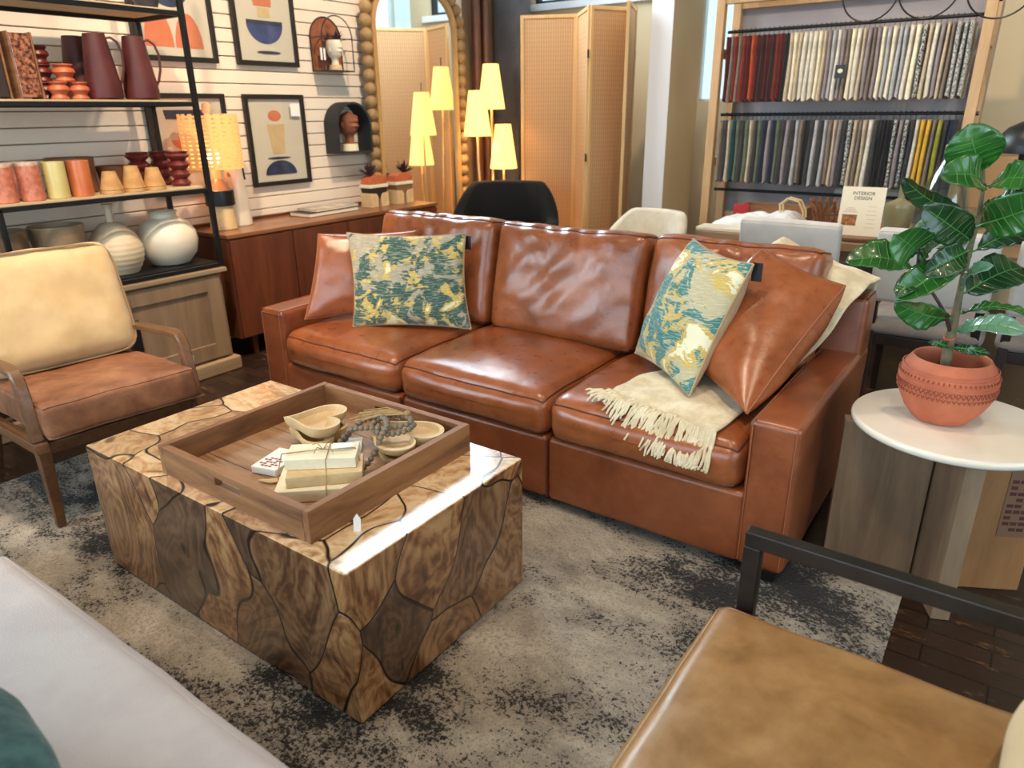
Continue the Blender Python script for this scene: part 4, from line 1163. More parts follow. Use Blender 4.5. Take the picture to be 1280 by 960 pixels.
turned(-3.822, 1.655, T_B + .151, 'reddish turned candle holder topmost of the stack by the mottled block', DKRED)
def block(x, y, w_, d_, h, lab, front, lean=0):
    o = thing('framed_block', lab, 'vase', (x, y, T_B + .0015))
    o.rotation_euler = (0, 0, .0)
    part('frame', box(box(B(), (0, -w_ / 2 - .004, h / 2), (d_, .008, h), .002), (0, w_ / 2 + .004, h / 2), (d_, .008, h), .002), TRAYW, o)
    part('body', bx((0, 0, h / 2), (d_ - .01, w_ - .001, h - .01), .006), front, o)
block(-3.76, 1.545, .085, .12, .27, 'upright block of mottled shiny brown glass in a thin wooden frame', MOTTLE)
block(-3.78, 1.435, .06, .12, .27, 'dark plain block beside the mottled brown one, at the left picture edge', plain('dark_brown_block', (48, 34, 30), .5))
single('dark_vase', lathe(B(), [(0, 0), (.04, 0), (.05, .01), (.075, .08), (.07, .13), (.04, .17), (.03, .2), (.036, .215), (.03, .215), (.02, .19)], seg=32), plain('charcoal_ceramic', (44, 46, 56), .4), 'dark charcoal vase whose foot shows on the top shelf board', 'vase', None, (-3.79, 2.20, T_C))

# ------------------------------------------------------------------ walnut credenza and its wares
cz = thing('credenza', 'long walnut credenza with flat doors along the slat wall', 'credenza', (-3.94, 3.32, 0))
T3 = Matrix.Translation((3.94, -3.32, 0))
def zp(name, bm, mat, parent=cz, label=None): bm.transform(T3); return part(name, bm, mat, parent, label)
y0, y1 = 2.405, 4.235
zp('carcass', bx((-3.945, (y0 + y1) / 2, .425), (.42, y1 - y0, .60), .004), WALNUT)
zp('credenza_top', bx((-3.945, (y0 + y1) / 2, .7405), (.455, y1 - y0 + .01, .024), .005), WALNUT_T)
zp('back_lip', bx((-4.155, (y0 + y1) / 2, .762), (.022, y1 - y0, .018), .003), WALNUT)
ds = [y0 + .006, y0 + .455, y0 + .908, y0 + 1.365, y1 - .006]
for a, c_ in zip(ds, ds[1:]):
    zp('door', bx((-3.727, (a + c_) / 2, .425), (.018, c_ - a - .008, .585), .003), WALNUT)
for y in (y0 + .12, y1 - .12):
    for x in (-3.80, -4.09): zp('leg', taper(B(), (x, y, .125), (x + (.015 if x > -3.9 else -.015), y, 0), .045, .026), WALNUT)
CT = .753
tl = thing('table_lamp', 'table lamp with woven slatted shade on a black and wood base on the credenza', 'lamp', (-3.955, 2.545, CT))
part('lamp_base', lathe(B(), [(0, 0), (.074, 0), (.077, .004), (.068, .135), (.066, .14), (0, .14)], seg=40), PALEW, tl, 'pale turned wood lower base')
part('band', lathe(B(), [(0, .1405), (.080, .1405), (.084, .146), (.084, .222), (.080, .228), (0, .228)], seg=40), BLK, tl, 'black band of the base')
part('collar', lathe(B(), [(0, .2285), (.076, .2285), (.070, .232), (.052, .255), (.030, .285), (.024, .292), (0, .292)], seg=40), plain('champagne_metal', (158, 138, 112), .35, .6), tl, 'metal cone collar')
part('socket', lathe(B(), [(0, .2925), (.024, .2925), (.024, .34), (.018, .36), (0, .36)], seg=24), SHADE2, tl)
part('bulb', lathe(B(), [(0, .365), (.018, .365), (.034, .41), (.030, .44), (.012, .46), (0, .462)], seg=20), BULB, tl)
part('finial', lathe(B(), [(0, .655), (.020, .655), (.024, .665), (.024, .70), (.016, .712), (0, .714)], seg=20), PALEW, tl)
# slatted drum: strips with rows of slots left open
bm = B(); R_ = .162; Hs = .30; n_ = 20; rows = 13
for k in range(n_):
    a0 = 2 * PI * k / n_
    # full height rib
    for m_ in range(3):
        aa = a0 + (m_ - 1) * .03
    def arc(a_, b2, z0, z1):
        q = 3; vi = []; 
        for t_ in range(q + 1):
            a = a_ + (b2 - a_) * t_ / q
            vi.append([bm.verts.new((math.cos(a) * rr_, math.sin(a) * rr_, z)) for rr_, z in ((R_, z0), (R_, z1), (R_ - .004, z1), (R_ - .004, z0))])
        for p_, q_ in zip(vi, vi[1:]):
            for e in range(4): bm.faces.new((p_[e], q_[e], q_[(e + 1) % 4], p_[(e + 1) % 4]))
        bm.faces.new(vi[0]); bm.faces.new(vi[-1][::-1])
    arc(a0, a0 + .15, .352, .352 + Hs)
    for r_ in range(rows):
        zz = .352 + Hs * r_ / rows; arc(a0 + .15, a0 + 2 * PI / n_, zz, zz + Hs / rows * .62)
bmesh.ops.recalc_face_normals(bm, faces=bm.faces)
part('lamp_shade', bm, SHADE2, tl, 'glowing peach slatted drum shade', smooth=30)
part('shade_spider', bar(bar(B(), (-.16, 0, .64), (.16, 0, .64), .006, .004, 0), (0, -.16, .64), (0, .16, .64), .006, .004, 0), TWIST, tl)

bm = B(); lathe(bm, [(0, 0), (.070, 0), (.074, .006), (.062, .18), (.050, .30), (.048, .345), (.043, .345), (.045, .30), (.055, .18), (.06, .02), (0, .015)], seg=40)
pc = thing('white_pitcher', 'tall white pitcher with a curved loop handle behind the table lamp', 'pitcher', (-4.02, 2.705, CT))
part('pitcher_body', bm, PALEC, pc)
part('handle', tube(B(), [(.02, -.045, .30), (.035, -.075, .33), (.04, -.085, .29), (.035, -.07, .23), (.03, -.052, .19)], .011, 10, sq=.6), CREAM, pc)
part('dark_clip', tube(B(), [(.0, .0, .35), (.01, .03, .37), (.02, .055, .345), (.02, .06, .27)], .006, 8), BLK, pc)
single('wire_basket', tube(tube(tube(B(), [(.09 * math.cos(k / 24 * 2 * PI), .11 * math.sin(k / 24 * 2 * PI), .10) for k in range(24)], .004, 6, True), [(.07 * math.cos(k / 24 * 2 * PI), .09 * math.sin(k / 24 * 2 * PI), .004) for k in range(24)], .004, 6, True), [(0, .11, .10), (0, .08, .16), (0, 0, .18), (0, -.08, .16), (0, -.11, .10)], .003, 6), TWIG, 'small dark wire hoop basket behind the shelf post on the credenza', 'basket', None, (-4.05, 2.475 - .0, CT)) if False else None

# coffee-table books, stacked
bk = [(-3.99, 3.36, 0, .20, .46, .028, BLK, 'large dark art book at the bottom of the pile on the credenza'), (-3.995, 3.40, .029, .19, .40, .016, plain('cover_grey', (150, 136, 124), .5, 0, (206, 196, 184), 12), 'grey and cream covered book on top of the dark art book')]
for x, y, dz, sx, sy, sz, mt, lab in bk:
    o = thing('art_book', lab, 'book', (x, y, CT + dz), .05)
    part('cover', box(box(box(B(), (0, 0, .0015), (sx, sy, .003), .001), (0, 0, sz - .0015), (sx, sy, .003), .001), (-sx / 2 + .0015, 0, sz / 2), (.003, sy, sz - .007)), mt, o)
    part('pages', bx((.001, 0, sz / 2), (sx - .008, sy - .01, sz - .0062)), PAPERC, o)
# planters on arched wooden feet
for k, (y, lab) in enumerate(((3.815, 'left orange and cream half-round planter with dark succulent on the credenza'), (4.085, 'right orange and cream half-round planter with dark succulent on the credenza'))):
    o = thing('half_round_planter', lab, 'planter', (-3.96, y, CT), 0)
    bm = B(); pts = [(-.09, 0), (-.045, 0), (-.042, .075), (-.008, .10), (.008, .10), (.042, .075), (.045, 0), (.09, 0), (.09, .108), (-.09, .108)]
    bm = B(); prism(bm, [(-.088, 0), (-.018, 0), (-.014, .07), (-.03, .095), (-.088, .1)], .11, (-.055, 0, 0), (0, 1, 0), (0, 0, 1), .002)
    part('foot', bm, PALEW, o)
    bm = B(); prism(bm, [(.018, 0), (.088, 0), (.088, .1), (.03, .095), (.014, .07)], .11, (-.055, 0, 0), (0, 1, 0), (0, 0, 1), .002)
    part('foot', bm, PALEW, o)
    half = [(math.cos(a) * .088, .134 + math.sin(a) * .075) for a in [PI + PI * i / 20 for i in range(21)]]
    bm = B(); prism(bm, half, .10, (-.05, 0, 0), (0, 1, 0), (0, 0, 1), .003); part('lower_bowl', bm, plain('dark_bronze%d' % k, ((40, 30, 28), (130, 92, 58))[k], .5), o, ('dark lower half bowl', 'brown lower half bowl')[k])
    part('cream_band', bx((0, 0, .148), (.112, .182, .024), .004), CREAMW, o, 'cream band')
    bm = B(); up = [(-.09, .161), (.09, .161), (.09, .185), (.07, .222), (-.03, .222), (-.075, .205)]
    prism(bm, up, .10, (-.05, 0, 0), (0, 1, 0), (0, 0, 1), .004); part('orange_cup', bm, TERRA2, o, 'orange upper cup')
    bm = B(); r2 = random.Random(k + 3); cy_ = -.03 if k == 0 else .05
    for i in range(22):
        a = r2.uniform(0, 2 * PI); el = r2.uniform(.25, 1.45); L = r2.uniform(.07, .105)
        d = Vector((math.cos(a) * math.cos(el), math.sin(a) * math.cos(el), math.sin(el)))
        p0 = Vector((0, cy_, .218)); tube(bm, [p0, p0 + d * L * .4 + Vector((0, 0, .004)), p0 + d * L * .75, p0 + d * L + Vector((0, 0, .006))], [.010, .012, .008, .001], 6, sq=.45)
    part('succulent', bm, SUCC, o)

# ------------------------------------------------------------------ framed prints and wall niches
def ell(cx_, cy_, a, c_, n=28, t0=0, t1=2 * PI): return [(cx_ + math.cos(t0 + (t1 - t0) * i / n) * a, cy_ + math.sin(t0 + (t1 - t0) * i / n) * c_) for i in range(n + (0 if abs(t1 - t0 - 2 * PI) < .01 else 1))]
WX = XL + .004
def framed(y0, y1, z0, z1, lab, shapes):
    o = thing('framed_print', lab, 'picture', (WX + .002, (y0 + y1) / 2, (z0 + z1) / 2))
    w_, h = y1 - y0, z1 - z0; f = .028; bm = B()
    for (a, c_, q0, q1) in ((-w_ / 2, -w_ / 2 + f, -h / 2, h / 2), (w_ / 2 - f, w_ / 2, -h / 2, h / 2), (-w_ / 2 + f, w_ / 2 - f, -h / 2, -h / 2 + f), (-w_ / 2 + f, w_ / 2 - f, h / 2 - f, h / 2)):
        box(bm, (.014, (a + c_) / 2, (q0 + q1) / 2), (.028, c_ - a, q1 - q0), .002, 1)
    part('picture_frame', bm, FRAMEB, o)
    pp = part('print', bx((.008, 0, 0), (.006, w_ - 2 * f + .002, h - 2 * f + .002)), PRW, o)
    for i, (poly, mt) in enumerate(shapes):
        bm = B(); prism(bm, [(a * w_, c_ * h) for a, c_ in poly], .0008, (.0112 + .0009 * i, 0, 0), (0, 1, 0), (0, 0, 1)); part('shape', bm, mt, pp)
    part('glass_pane', bx((.019, 0, 0), (.001, w_ - 2 * f, h - 2 * f)), PGLASS, o)
    return o
a1_ = framed(2.955, 3.425, .95, 1.52, 'framed abstract print with sand cup shape and navy dome, below the blue bowl print', [(ell(-.02, .27, .11, .06), CORAL), ([(-.17, .18), (.13, .18), (.09, -.15), (-.11, -.15)], SANDI), (ell(-.02, -.195, .2, .014), NAVY), (ell(-.01, -.38, .27, .16, 24, 0, PI), NAVY)])
part('price_card', bx((.03, .15, .19), (.001, .075, .08)), PAPER, a1_, 'small white price card at the corner')
framed(2.955, 3.425, 1.69, 2.30, 'framed abstract print with a navy blue bowl, uppermost at the centre of the slat wall', [([(-.18, .22), (.16, .22), (.14, .06), (-.14, .06)], CORAL), ([(-.09, .05), (.1, .05), (.1, -.04), (-.09, -.04)], SANDI), (ell(.0, -.09, .29, .20, 24, PI, 2 * PI), INDIGO), ([(-.29, -.07), (.29, -.07), (.28, -.11), (-.28, -.11)], NAVY), (ell(.02, -.37, .19, .014), NAVY)])
framed(2.31, 2.82, 1.69, 2.30, 'framed abstract print with two coral mounds behind the shelf posts', [(ell(-.19, -.38, .17, .33, 24, 0, PI), CORAL), (ell(.17, -.38, .17, .30, 24, 0, PI), CORAL), (ell(0, .14, .24, .18, 24, PI, 2 * PI), NAVY)])
framed(2.31, 2.82, .95, 1.52, 'framed abstract print half hidden behind the table lamp shade', [([(-.3, .34), (.22, .34), (.20, .25), (-.28, .25)], NAVY), (ell(.0, .05, .25, .12, 24, PI, 2 * PI), CORAL), ([(-.1, -.2), (.1, -.14), (.16, -.26), (-.16, -.3)], SANDI)])
# wire arch niche with copper-brown back
o = thing('arch_wall_shelf', 'arched wire wall shelf with rust-brown back beside the blue bowl print', 'shelf', (WX, 3.685, 1.67))
def archpts(hw, zt, n=20): return [(-hw, 0)] + [(-hw, zt - hw)] + [(-hw * math.cos(PI * i / n), zt - hw + hw * 1.0 * math.sin(PI * i / n)) for i in range(1, n)] + [(hw, zt - hw), (hw, 0)]
bm = B(); prism(bm, archpts(.135, .345), .006, (.002, 0, 0), (0, 1, 0), (0, 0, 1)); part('back_panel', bm, SKIN, o, 'rust-brown wooden back')
for x in (.01, .125):
    part('wire_arch', tube(B(), [(x, a, c_) for a, c_ in archpts(.135, .345)], .004, 6), BLK, o)
part('shelf_board', bx((.068, 0, .004), (.13, .27, .008), .001), DARKW, o)
part('wire_brace', tube(B(), [(.01, -.135, .21), (.125, -.135, .21)], .003, 6), BLK, o); part('wire_brace', tube(B(), [(.01, .135, .21), (.125, .135, .21)], .003, 6), BLK, o)
# head-shaped planter in the wire shelf
def head_planter(name, lab, loc, mat, base, hair, rz):
    o = thing(name, lab, 'planter' if hair else 'sculpture', loc, rz)
    bm = B(); n_ = 26; m_ = 28
    def hf(u, v):
        a = 2 * PI * u; z_ = v
        # bust profile: neck, jaw, cheeks, brow, crown
        prof_ = [(0, .030), (.10, .026), (.2, .024), (.30, .030), (.40, .042), (.55, .050), (.7, .054), (.85, .052), (1, .044 if hair else .004)]
        for (z0_, r0_), (z1_, r1_) in zip(prof_, prof_[1:]):
            if z_ <= z1_ + 1e-9: r_ = r0_ + (r1_ - r0_) * (z_ - z0_) / (z1_ - z0_); break
        x = math.cos(a) * r_ * (1.12 if z_ > .3 else 1); y = math.sin(a) * r_ * .86
        fr = max(0, math.cos(a)) ** 8
        nose = math.exp(-((z_ - .56) / .06) ** 2) * .016 + math.exp(-((z_ - .44) / .025) ** 2) * .007 + math.exp(-((z_ - .36) / .04) ** 2) * .006 - math.exp(-((z_ - .645) / .03) ** 2) * .006 + math.exp(-((z_ - .72) / .05) ** 2) * .004
        x += fr * nose if abs(a) < 3 or a > 3 else 0
        for sg in (-1, 1):
            ang = sg * .42; dd = (math.atan2(math.sin(a - ang), math.cos(a - ang)) / .16) ** 2 + ((z_ - .63) / .035) ** 2
            x -= .005 * math.exp(-dd)
        return Vector((x, y, .03 + z_ * .16))
    grid(bm, hf, 40, 40, True)
    if hair:
        pass
    part('head', bm, mat, o)
    for sg in (-1, 1):
        eb = B(); bmesh.ops.create_uvsphere(eb, u_segments=10, v_segments=8, radius=1, matrix=Matrix.Translation((-.002, sg * .047, .125)) @ Matrix.Diagonal((.010, .005, .016, 1))); part('ear', eb, mat, o)
    part('plinth', lathe(B(), [(0, 0), (.045, 0), (.046, .004), (.040, .034), (0, .034)], seg=28), base, o)
    if hair:
        bm = B(); r2 = random.Random(5)
        for i in range(20):
            a = r2.uniform(0, 2 * PI); el = r2.uniform(.5, 1.5); L = r2.uniform(.05, .08); d = Vector((math.cos(a) * math.cos(el), math.sin(a) * math.cos(el), math.sin(el)))
            p0 = Vector((math.cos(a) * .02, math.sin(a) * .02, .18)); tube(bm, [p0, p0 + d * L * .6, p0 + d * L], [.009, .009, .001], 6, sq=.5)
        part('succulent', bm, SUCC, o)
    return o
head_planter('head_planter', 'white head-shaped planter with dark succulent inside the wire arch shelf', (WX + .075, 3.695, 1.679), PALEC, PALEW, True, .2)
part('price_card', bx((.055, -.075, .11), (.001, .045, .075)), PAPER, bpy.data.objects['arch_wall_shelf'], 'white price card')
# black arch box niche
o = thing('arch_wall_niche', 'black arched wall niche below the wire arch shelf', 'shelf', (WX, 3.765, 1.13))
outer = archpts(.165, .345, 24)
inn = [(a * .90, .012 + c_ * .925) for a, c_ in outer]
bm = B(); D_ = .14
vo_ = [[bm.verts.new((x, a, c_)) for a, c_ in outer] for x in (.002, D_)]; vi_ = [[bm.verts.new((x, a, c_)) for a, c_ in inn] for x in (.002, D_)]
n_ = len(outer)
for i in range(n_):
    j = (i + 1) % n_
    bm.faces.new((vo_[0][i], vo_[0][j], vo_[1][j], vo_[1][i])); bm.faces.new((vi_[0][i], vi_[1][i], vi_[1][j], vi_[0][j]))
    bm.faces.new((vo_[1][i], vo_[1][j], vi_[1][j], vi_[1][i])); bm.faces.new((vo_[0][i], vi_[0][i], vi_[0][j], vo_[0][j]))
bmesh.ops.recalc_face_normals(bm, faces=bm.faces)
part('arch_shell', bm, plain('charcoal_paint', (34, 36, 42), .6), o)
head_planter('carved_bust', 'brown carved wooden bust on a cream plinth inside the black arched niche', (WX + .075, 3.765, 1.1435), SKIN, CREAMW, False, .1).scale = (1.3, 1.3, 1.42)
bpy.data.objects['carved_bust']  # its plinth stands on the niche floor

# ------------------------------------------------------------------ tall bobbin-framed mirror
mr = thing('floor_mirror', 'tall arched floor mirror with a wooden bobbin frame against the slat wall', 'mirror', (-4.13, 4.51, 0))
MY0, MY1, MZ = -.455, .455, 2.30
def round_rect(hw, zt, r, n=12):
    P = [(-hw, 0), (-hw, zt - r)] + [(-hw + r - r * math.cos(PI / 2 * i / n), zt - r + r * math.sin(PI / 2 * i / n)) for i in range(1, n + 1)]
    return P + [(-a, c_) for a, c_ in P[::-1]]
bm = B(); prism(bm, [(a, c_ + .06) for a, c_ in round_rect(.44, 2.19, .26)], .004, (.028, 0, 0), (0, 1, 0), (0, 0, 1)); part('mirror_glass', bm, MIRROR, mr, 'mirror glass', smooth=0)
def ringframe(o_, i_, x0, x1):
    bm = B(); n_ = len(o_)
    A_ = [[bm.verts.new((x, a, c_)) for a, c_ in o_] for x in (x0, x1)]; C_ = [[bm.verts.new((x, a, c_)) for a, c_ in i_] for x in (x0, x1)]
    for i in range(n_):
        j = (i + 1) % n_
        bm.faces.new((A_[0][i], A_[0][j], A_[1][j], A_[1][i])); bm.faces.new((C_[0][i], C_[1][i], C_[1][j], C_[0][j]))
        bm.faces.new((A_[1][i], A_[1][j], C_[1][j], C_[1][i])); bm.faces.new((A_[0][i], C_[0][i], C_[0][j], A_[0][j]))
    bmesh.ops.recalc_face_normals(bm, faces=bm.faces); return bm
part('inner_frame', ringframe(round_rect(.475, 2.285, .29), [(a, c_ + .055) for a, c_ in round_rect(.438, 2.193, .26)], .0, .05), MIRW, mr)
# bobbins threaded round the outside
P_ = [Vector((0, a, c_)) for a, c_ in round_rect(.525, 2.335, .33)]
L_ = [0]
for a, c_ in zip(P_, P_[1:]): L_.append(L_[-1] + (c_ - a).length)
nb = int(L_[-1] / .088); bm = B()
def at_len(s_):
    for i in range(len(L_) - 1):
        if s_ <= L_[i + 1] + 1e-9: t_ = (s_ - L_[i]) / (L_[i + 1] - L_[i]); return P_[i].lerp(P_[i + 1], t_), (P_[i + 1] - P_[i]).normalized()
    return P_[-1], (P_[-1] - P_[-2]).normalized()
pts, rad = [], []
for i in range(nb * 6):
    p, _ = at_len(L_[-1] * i / (nb * 6 - 1)); pts.append(p + Vector((.02, 0, .0))); rad.append(.020 + .027 * abs(math.sin(PI * i / 6)) ** .7)
pts = [p + Vector((.012, 0, .0)) for p in pts]
for p in pts: p.z = max(p.z, .001)
part('bobbin_border', tube(bm, pts, rad, 12), BOBW, mr)

# ------------------------------------------------------------------ three-shade floor lamp
fl = thing('floor_lamp', 'floor lamp with three glowing tapered cream shades on pale poles', 'lamp', (-3.74, 4.99, 0))
part('lamp_base', lathe(B(), [(0, 0), (.17, 0), (.172, .006), (.168, .02), (.04, .026), (0, .026)], seg=40), PALEW, fl)
for dx, dy, z0 in ((-.09, .11, 1.418), (-.062, -.125, 1.214), (.10, .01, .957)):
    part('pole', tube(B(), [(dx * .5, dy * .5, .024), (dx * .8, dy * .8, .5), (dx, dy, z0 - .2), (dx, dy, z0 + .30)], .009, 10), PALEW, fl)
    sh_ = part('lamp_shade', lathe(B(), [(.112, z0), (.113, z0 + .002), (.064, z0 + .345), (.060, z0 + .345), (.108, z0 + .002)], (dx, dy, 0), seg=40), SHADE, fl, 'glowing cream tapered shade')
    part('finial', tube(B(), [(dx, dy, z0 + .30), (dx, dy, z0 + .42)], .004, 6), BLK, sh_)
    part('shade_ring', bar(bar(B(), (dx - .062, dy, z0 + .335), (dx + .062, dy, z0 + .335), .004, .003, 0), (dx, dy - .062, z0 + .335), (dx, dy + .062, z0 + .335), .004, .003, 0), TWIST, sh_)
# brown vertical pipes in the corner
for k, (x, y) in enumerate(((-4.13, 5.30), (-4.13, 5.43))):
    single('standing_pipe', tube(tube(B(), [(0, 0, 0), (0, 0, 4.28)], .04, 16), [(0, 0, 1.3), (0, 0, 1.36)], .047, 16), COPP, ('brown vertical pipe next to the mirror frame', 'brown vertical pipe next to the grey steel column')[k], 'pipe', None, (x, y, 0))

# ------------------------------------------------------------------ black velvet chair
bc = thing('barrel_chair', 'black velvet barrel chair in front of the three-shade floor lamp', 'armchair', (-3.27, 4.48, 0), math.radians(28))
def shell(R0, R1, zt, zb, back_n=14):
    bm = B()
    def hgt(a):  # a: angle from the back
        return zt - (zt - .60) * max(0, min(1, (abs(a) - .75) / .7)) ** 1.2
    n_ = 40; rings = []
    for i in range(n_ + 1):
        a = -2.0 + 4.0 * i / n_; d = Vector((math.sin(a), math.cos(a), 0)); e = 1.0
        sx, sy = .36, .34
        h = hgt(a); fl_ = 1 + .10 * 0
        o1 = Vector((d.x * sx * .95, d.y * sy, zb)); o2 = Vector((d.x * sx * 1.0, d.y * sy * 1.1, h)); i2 = Vector((d.x * (sx - .08), d.y * (sy * 1.1 - .08), h)); i1 = Vector((d.x * (sx - .10), d.y * (sy - .09), zb))
        top1 = o2 + Vector((0, 0, .018)) - d * .015; top2 = i2 + Vector((0, 0, .018)) + d * .015
        rings.append([bm.verts.new(p) for p in (o1, o1.lerp(o2, .5), o2, top1, top2, i2, i1.lerp(i2, .5), i1)])
    for a, c_ in zip(rings, rings[1:]):
        for k in range(8): bm.faces.new((a[k], a[(k + 1) % 8], c_[(k + 1) % 8], c_[k]))
    bm.faces.new(rings[0]); bm.faces.new(rings[-1][::-1]); bmesh.ops.recalc_face_normals(bm, faces=bm.faces)
    return bm
def barrel(root, mat, zt, legm):
    part('shell', shell(0, 0, zt, .22), mat, root, smooth=60)
    c, se = cushion((.52, .50, .16), .05, (.0, .0, .02), (12, 12, 3), .002, 3, seams=False); c.transform(Matrix.Translation((0, -.02, .39)))
    part('seat_cushion', c, mat, root)
    part('seat_base', lathe(B(), [(0, .20), (.26, .20), (.27, .22), (.27, .31), (0, .31)], seg=32), mat, root)
    for x in (-.2, .2):
        for y in (-.18, .2): part('leg', taper(B(), (x, y, .21), (x * 1.15, y * 1.15, 0), .04, .024), legm, root)
barrel(bc, VELV, .865, DARKW); bc.scale = (1.18, 1.1, 1)
# ------------------------------------------------------------------ ivory tub chair
tc = thing('tub_chair', 'ivory boucle tub chair at the left end of the dining table', 'chair', (-1.98, 4.12, 0), math.radians(-12))
barrel(tc, TUBF, .78, DARKW); tc.scale = (.85, .85, 1)

# ------------------------------------------------------------------ folding woven screen
P = [(-3.71, 5.35), (-3.28, 5.56), (-2.95, 5.17), (-2.765, 5.56), (-2.62, 5.14)]
fs = thing('folding_screen', 'tall four-panel folding screen of woven reed in pale wood frames', 'screen', (-3.2, 5.35, 0))
HS = 2.13
for (x0, y0_), (x1, y1_) in zip(P, P[1:]):
    A0, A1 = Vector((x0 + 3.2, y0_ - 5.35, 0)), Vector((x1 + 3.2, y1_ - 5.35, 0)); d = (A1 - A0); L = d.length; d.normalize(); nn = Vector((d.y, -d.x, 0))
    A0 = A0 + d * .006; A1 = A1 - d * .006; L -= .012
    bm = B(); w_ = .026
    for s_ in (w_ / 2, L - w_ / 2): bar(bm, A0 + d * s_ + Vector((0, 0, 0)), A0 + d * s_ + Vector((0, 0, HS)), .024, w_, .002, d)
    for z_ in (.12, HS - w_ / 2): bar(bm, A0 + d * w_ + Vector((0, 0, z_)), A1 - d * w_ + Vector((0, 0, z_)), .022, w_, .002)
    pn = part('screen_frame', bm, SCRW, fs)
    fb = B(); box(fb, (0, 0, 0), (L - 2 * w_ + .004, .006, HS - .14)); R3 = Matrix((d, Vector((0, 0, 1)).cross(d), Vector((0, 0, 1)))).transposed().to_4x4()
    wv_ = mkobj('woven_panel', fb, SCRF, pn, 0); wv_.matrix_local = Matrix.Translation(A0.lerp(A1, .5) + Vector((0, 0, HS / 2 + .06))) @ R3
for i in (1, 2, 3):
    x, y = P[i]
    for z_ in (.35, 1.05, 1.8):
        s_ = -1 if i == 1 else 1
        part('hinge', bx((x + 3.2, y - 5.35 - .012 * (1 if i == 2 else -1), z_), (.012, .012, .06), .002), BLK, fs)

# ------------------------------------------------------------------ fabric rack
fr_ = thing('sample_rack', 'tall pine rack with black rods for hanging fabric samples', 'rack', (-1.12, 5.15, 0))
T4 = Matrix.Translation((1.12, -5.15, 0))
def rp(name, bm, mat, label=None): bm.transform(T4); return part(name, bm, mat, fr_, label)
for x in (-1.87, -.375):
    for y in (4.99, 5.30): rp('post', bx((x, y, 1.10), (.055, .055, 2.2), .004), RACKW)
    for z_ in (.12, 1.06, 1.74, 2.15): rp('side_rail', bx((x, 5.145, z_), (.045, .2545, .055), .003), RACKW)
for z_, y in ((2.06, 4.99), (2.06, 5.30), (.12, 5.30), (.12, 4.99)): rp('cross_rail', bx((-1.1225, y, z_), (1.44, .04, .07), .003), RACKW)
rp('back_panel', bx((-1.1225, 5.345, 1.36), (1.56, .03, 1.34), .002), GREYP, 'mauve grey back panel')
ROD = (1.868, 1.362, .872)
for z_ in ROD: rp('rod', tube(B(), [(-1.842, 5.06, z_), (-.403, 5.06, z_)], .010, 10), BLACK)
for x in (-.345,):
    for z_ in (2.03, 1.93, 1.36, 1.26): rp('bolt', tube(B(), [(x - .002, 4.985, z_), (x + .012, 4.985, z_)], .012, 10), BLK)
FC = {'burgundy': (80, 22, 24), 'rust red': (118, 36, 28), 'dark brown': (52, 30, 26), 'orange': (176, 66, 30), 'black': (26, 25, 28), 'cream': (222, 208, 178), 'ivory': (206, 194, 176), 'beige': (186, 166, 138),
      'mauve grey': (138, 124, 124), 'silver grey': (164, 160, 160), 'taupe': (122, 104, 90), 'yellow': (204, 160, 48), 'olive green': (140, 136, 44), 'navy': (30, 40, 58), 'charcoal': (58, 56, 58), 'sage green': (92, 98, 80), 'teal': (24, 62, 66)}
FM = {k: fabric('sample_' + k.replace(' ', '_'), c, tuple(min(255, int(v * 1.12) + 6) for v in c), 300, 20) for k, c in FC.items()}
def spk(nm, a, c_):
    return plain(nm, a, .9, 0, c_, 130, 200, .4, lo=.48, hi=.52)
FM['black and white speckled'] = spk('sample_speckle', (32, 30, 32), (206, 200, 190)); FM['grey flecked'] = spk('sample_fleck', (120, 116, 112), (204, 198, 188))
def swatch(w_, seed, h):
    r2 = random.Random(seed); bm = B(); D = .20; ph = r2.uniform(0, 6); n_ = 14
    def fn(u, v):
        # folded cloth: loop over the hanger, thicker towards the fold at the front
        a = 2 * PI * u; c_, s_ = math.cos(a), math.sin(a)
        x = (abs(c_) ** .7) * (1 if c_ > 0 else -1) * w_ / 2 * (1 + .18 * v); y = (abs(s_) ** .5) * (1 if s_ > 0 else -1) * D / 2
        return Vector((x + .0015 * math.sin(v * 5 + ph + y * 12), y + .004 * math.sin(v * 4 + ph), -.035 - v * h + .010 * math.sin(a * 2 + ph) * v))
    g = grid(bm, fn, 24, n_, True)
    bm.faces.new([r_[0] for r_ in g]); bm.faces.new([r_[-1] for r_ in g][::-1]); bmesh.ops.recalc_face_normals(bm, faces=bm.faces)
    return bm
protos = {}
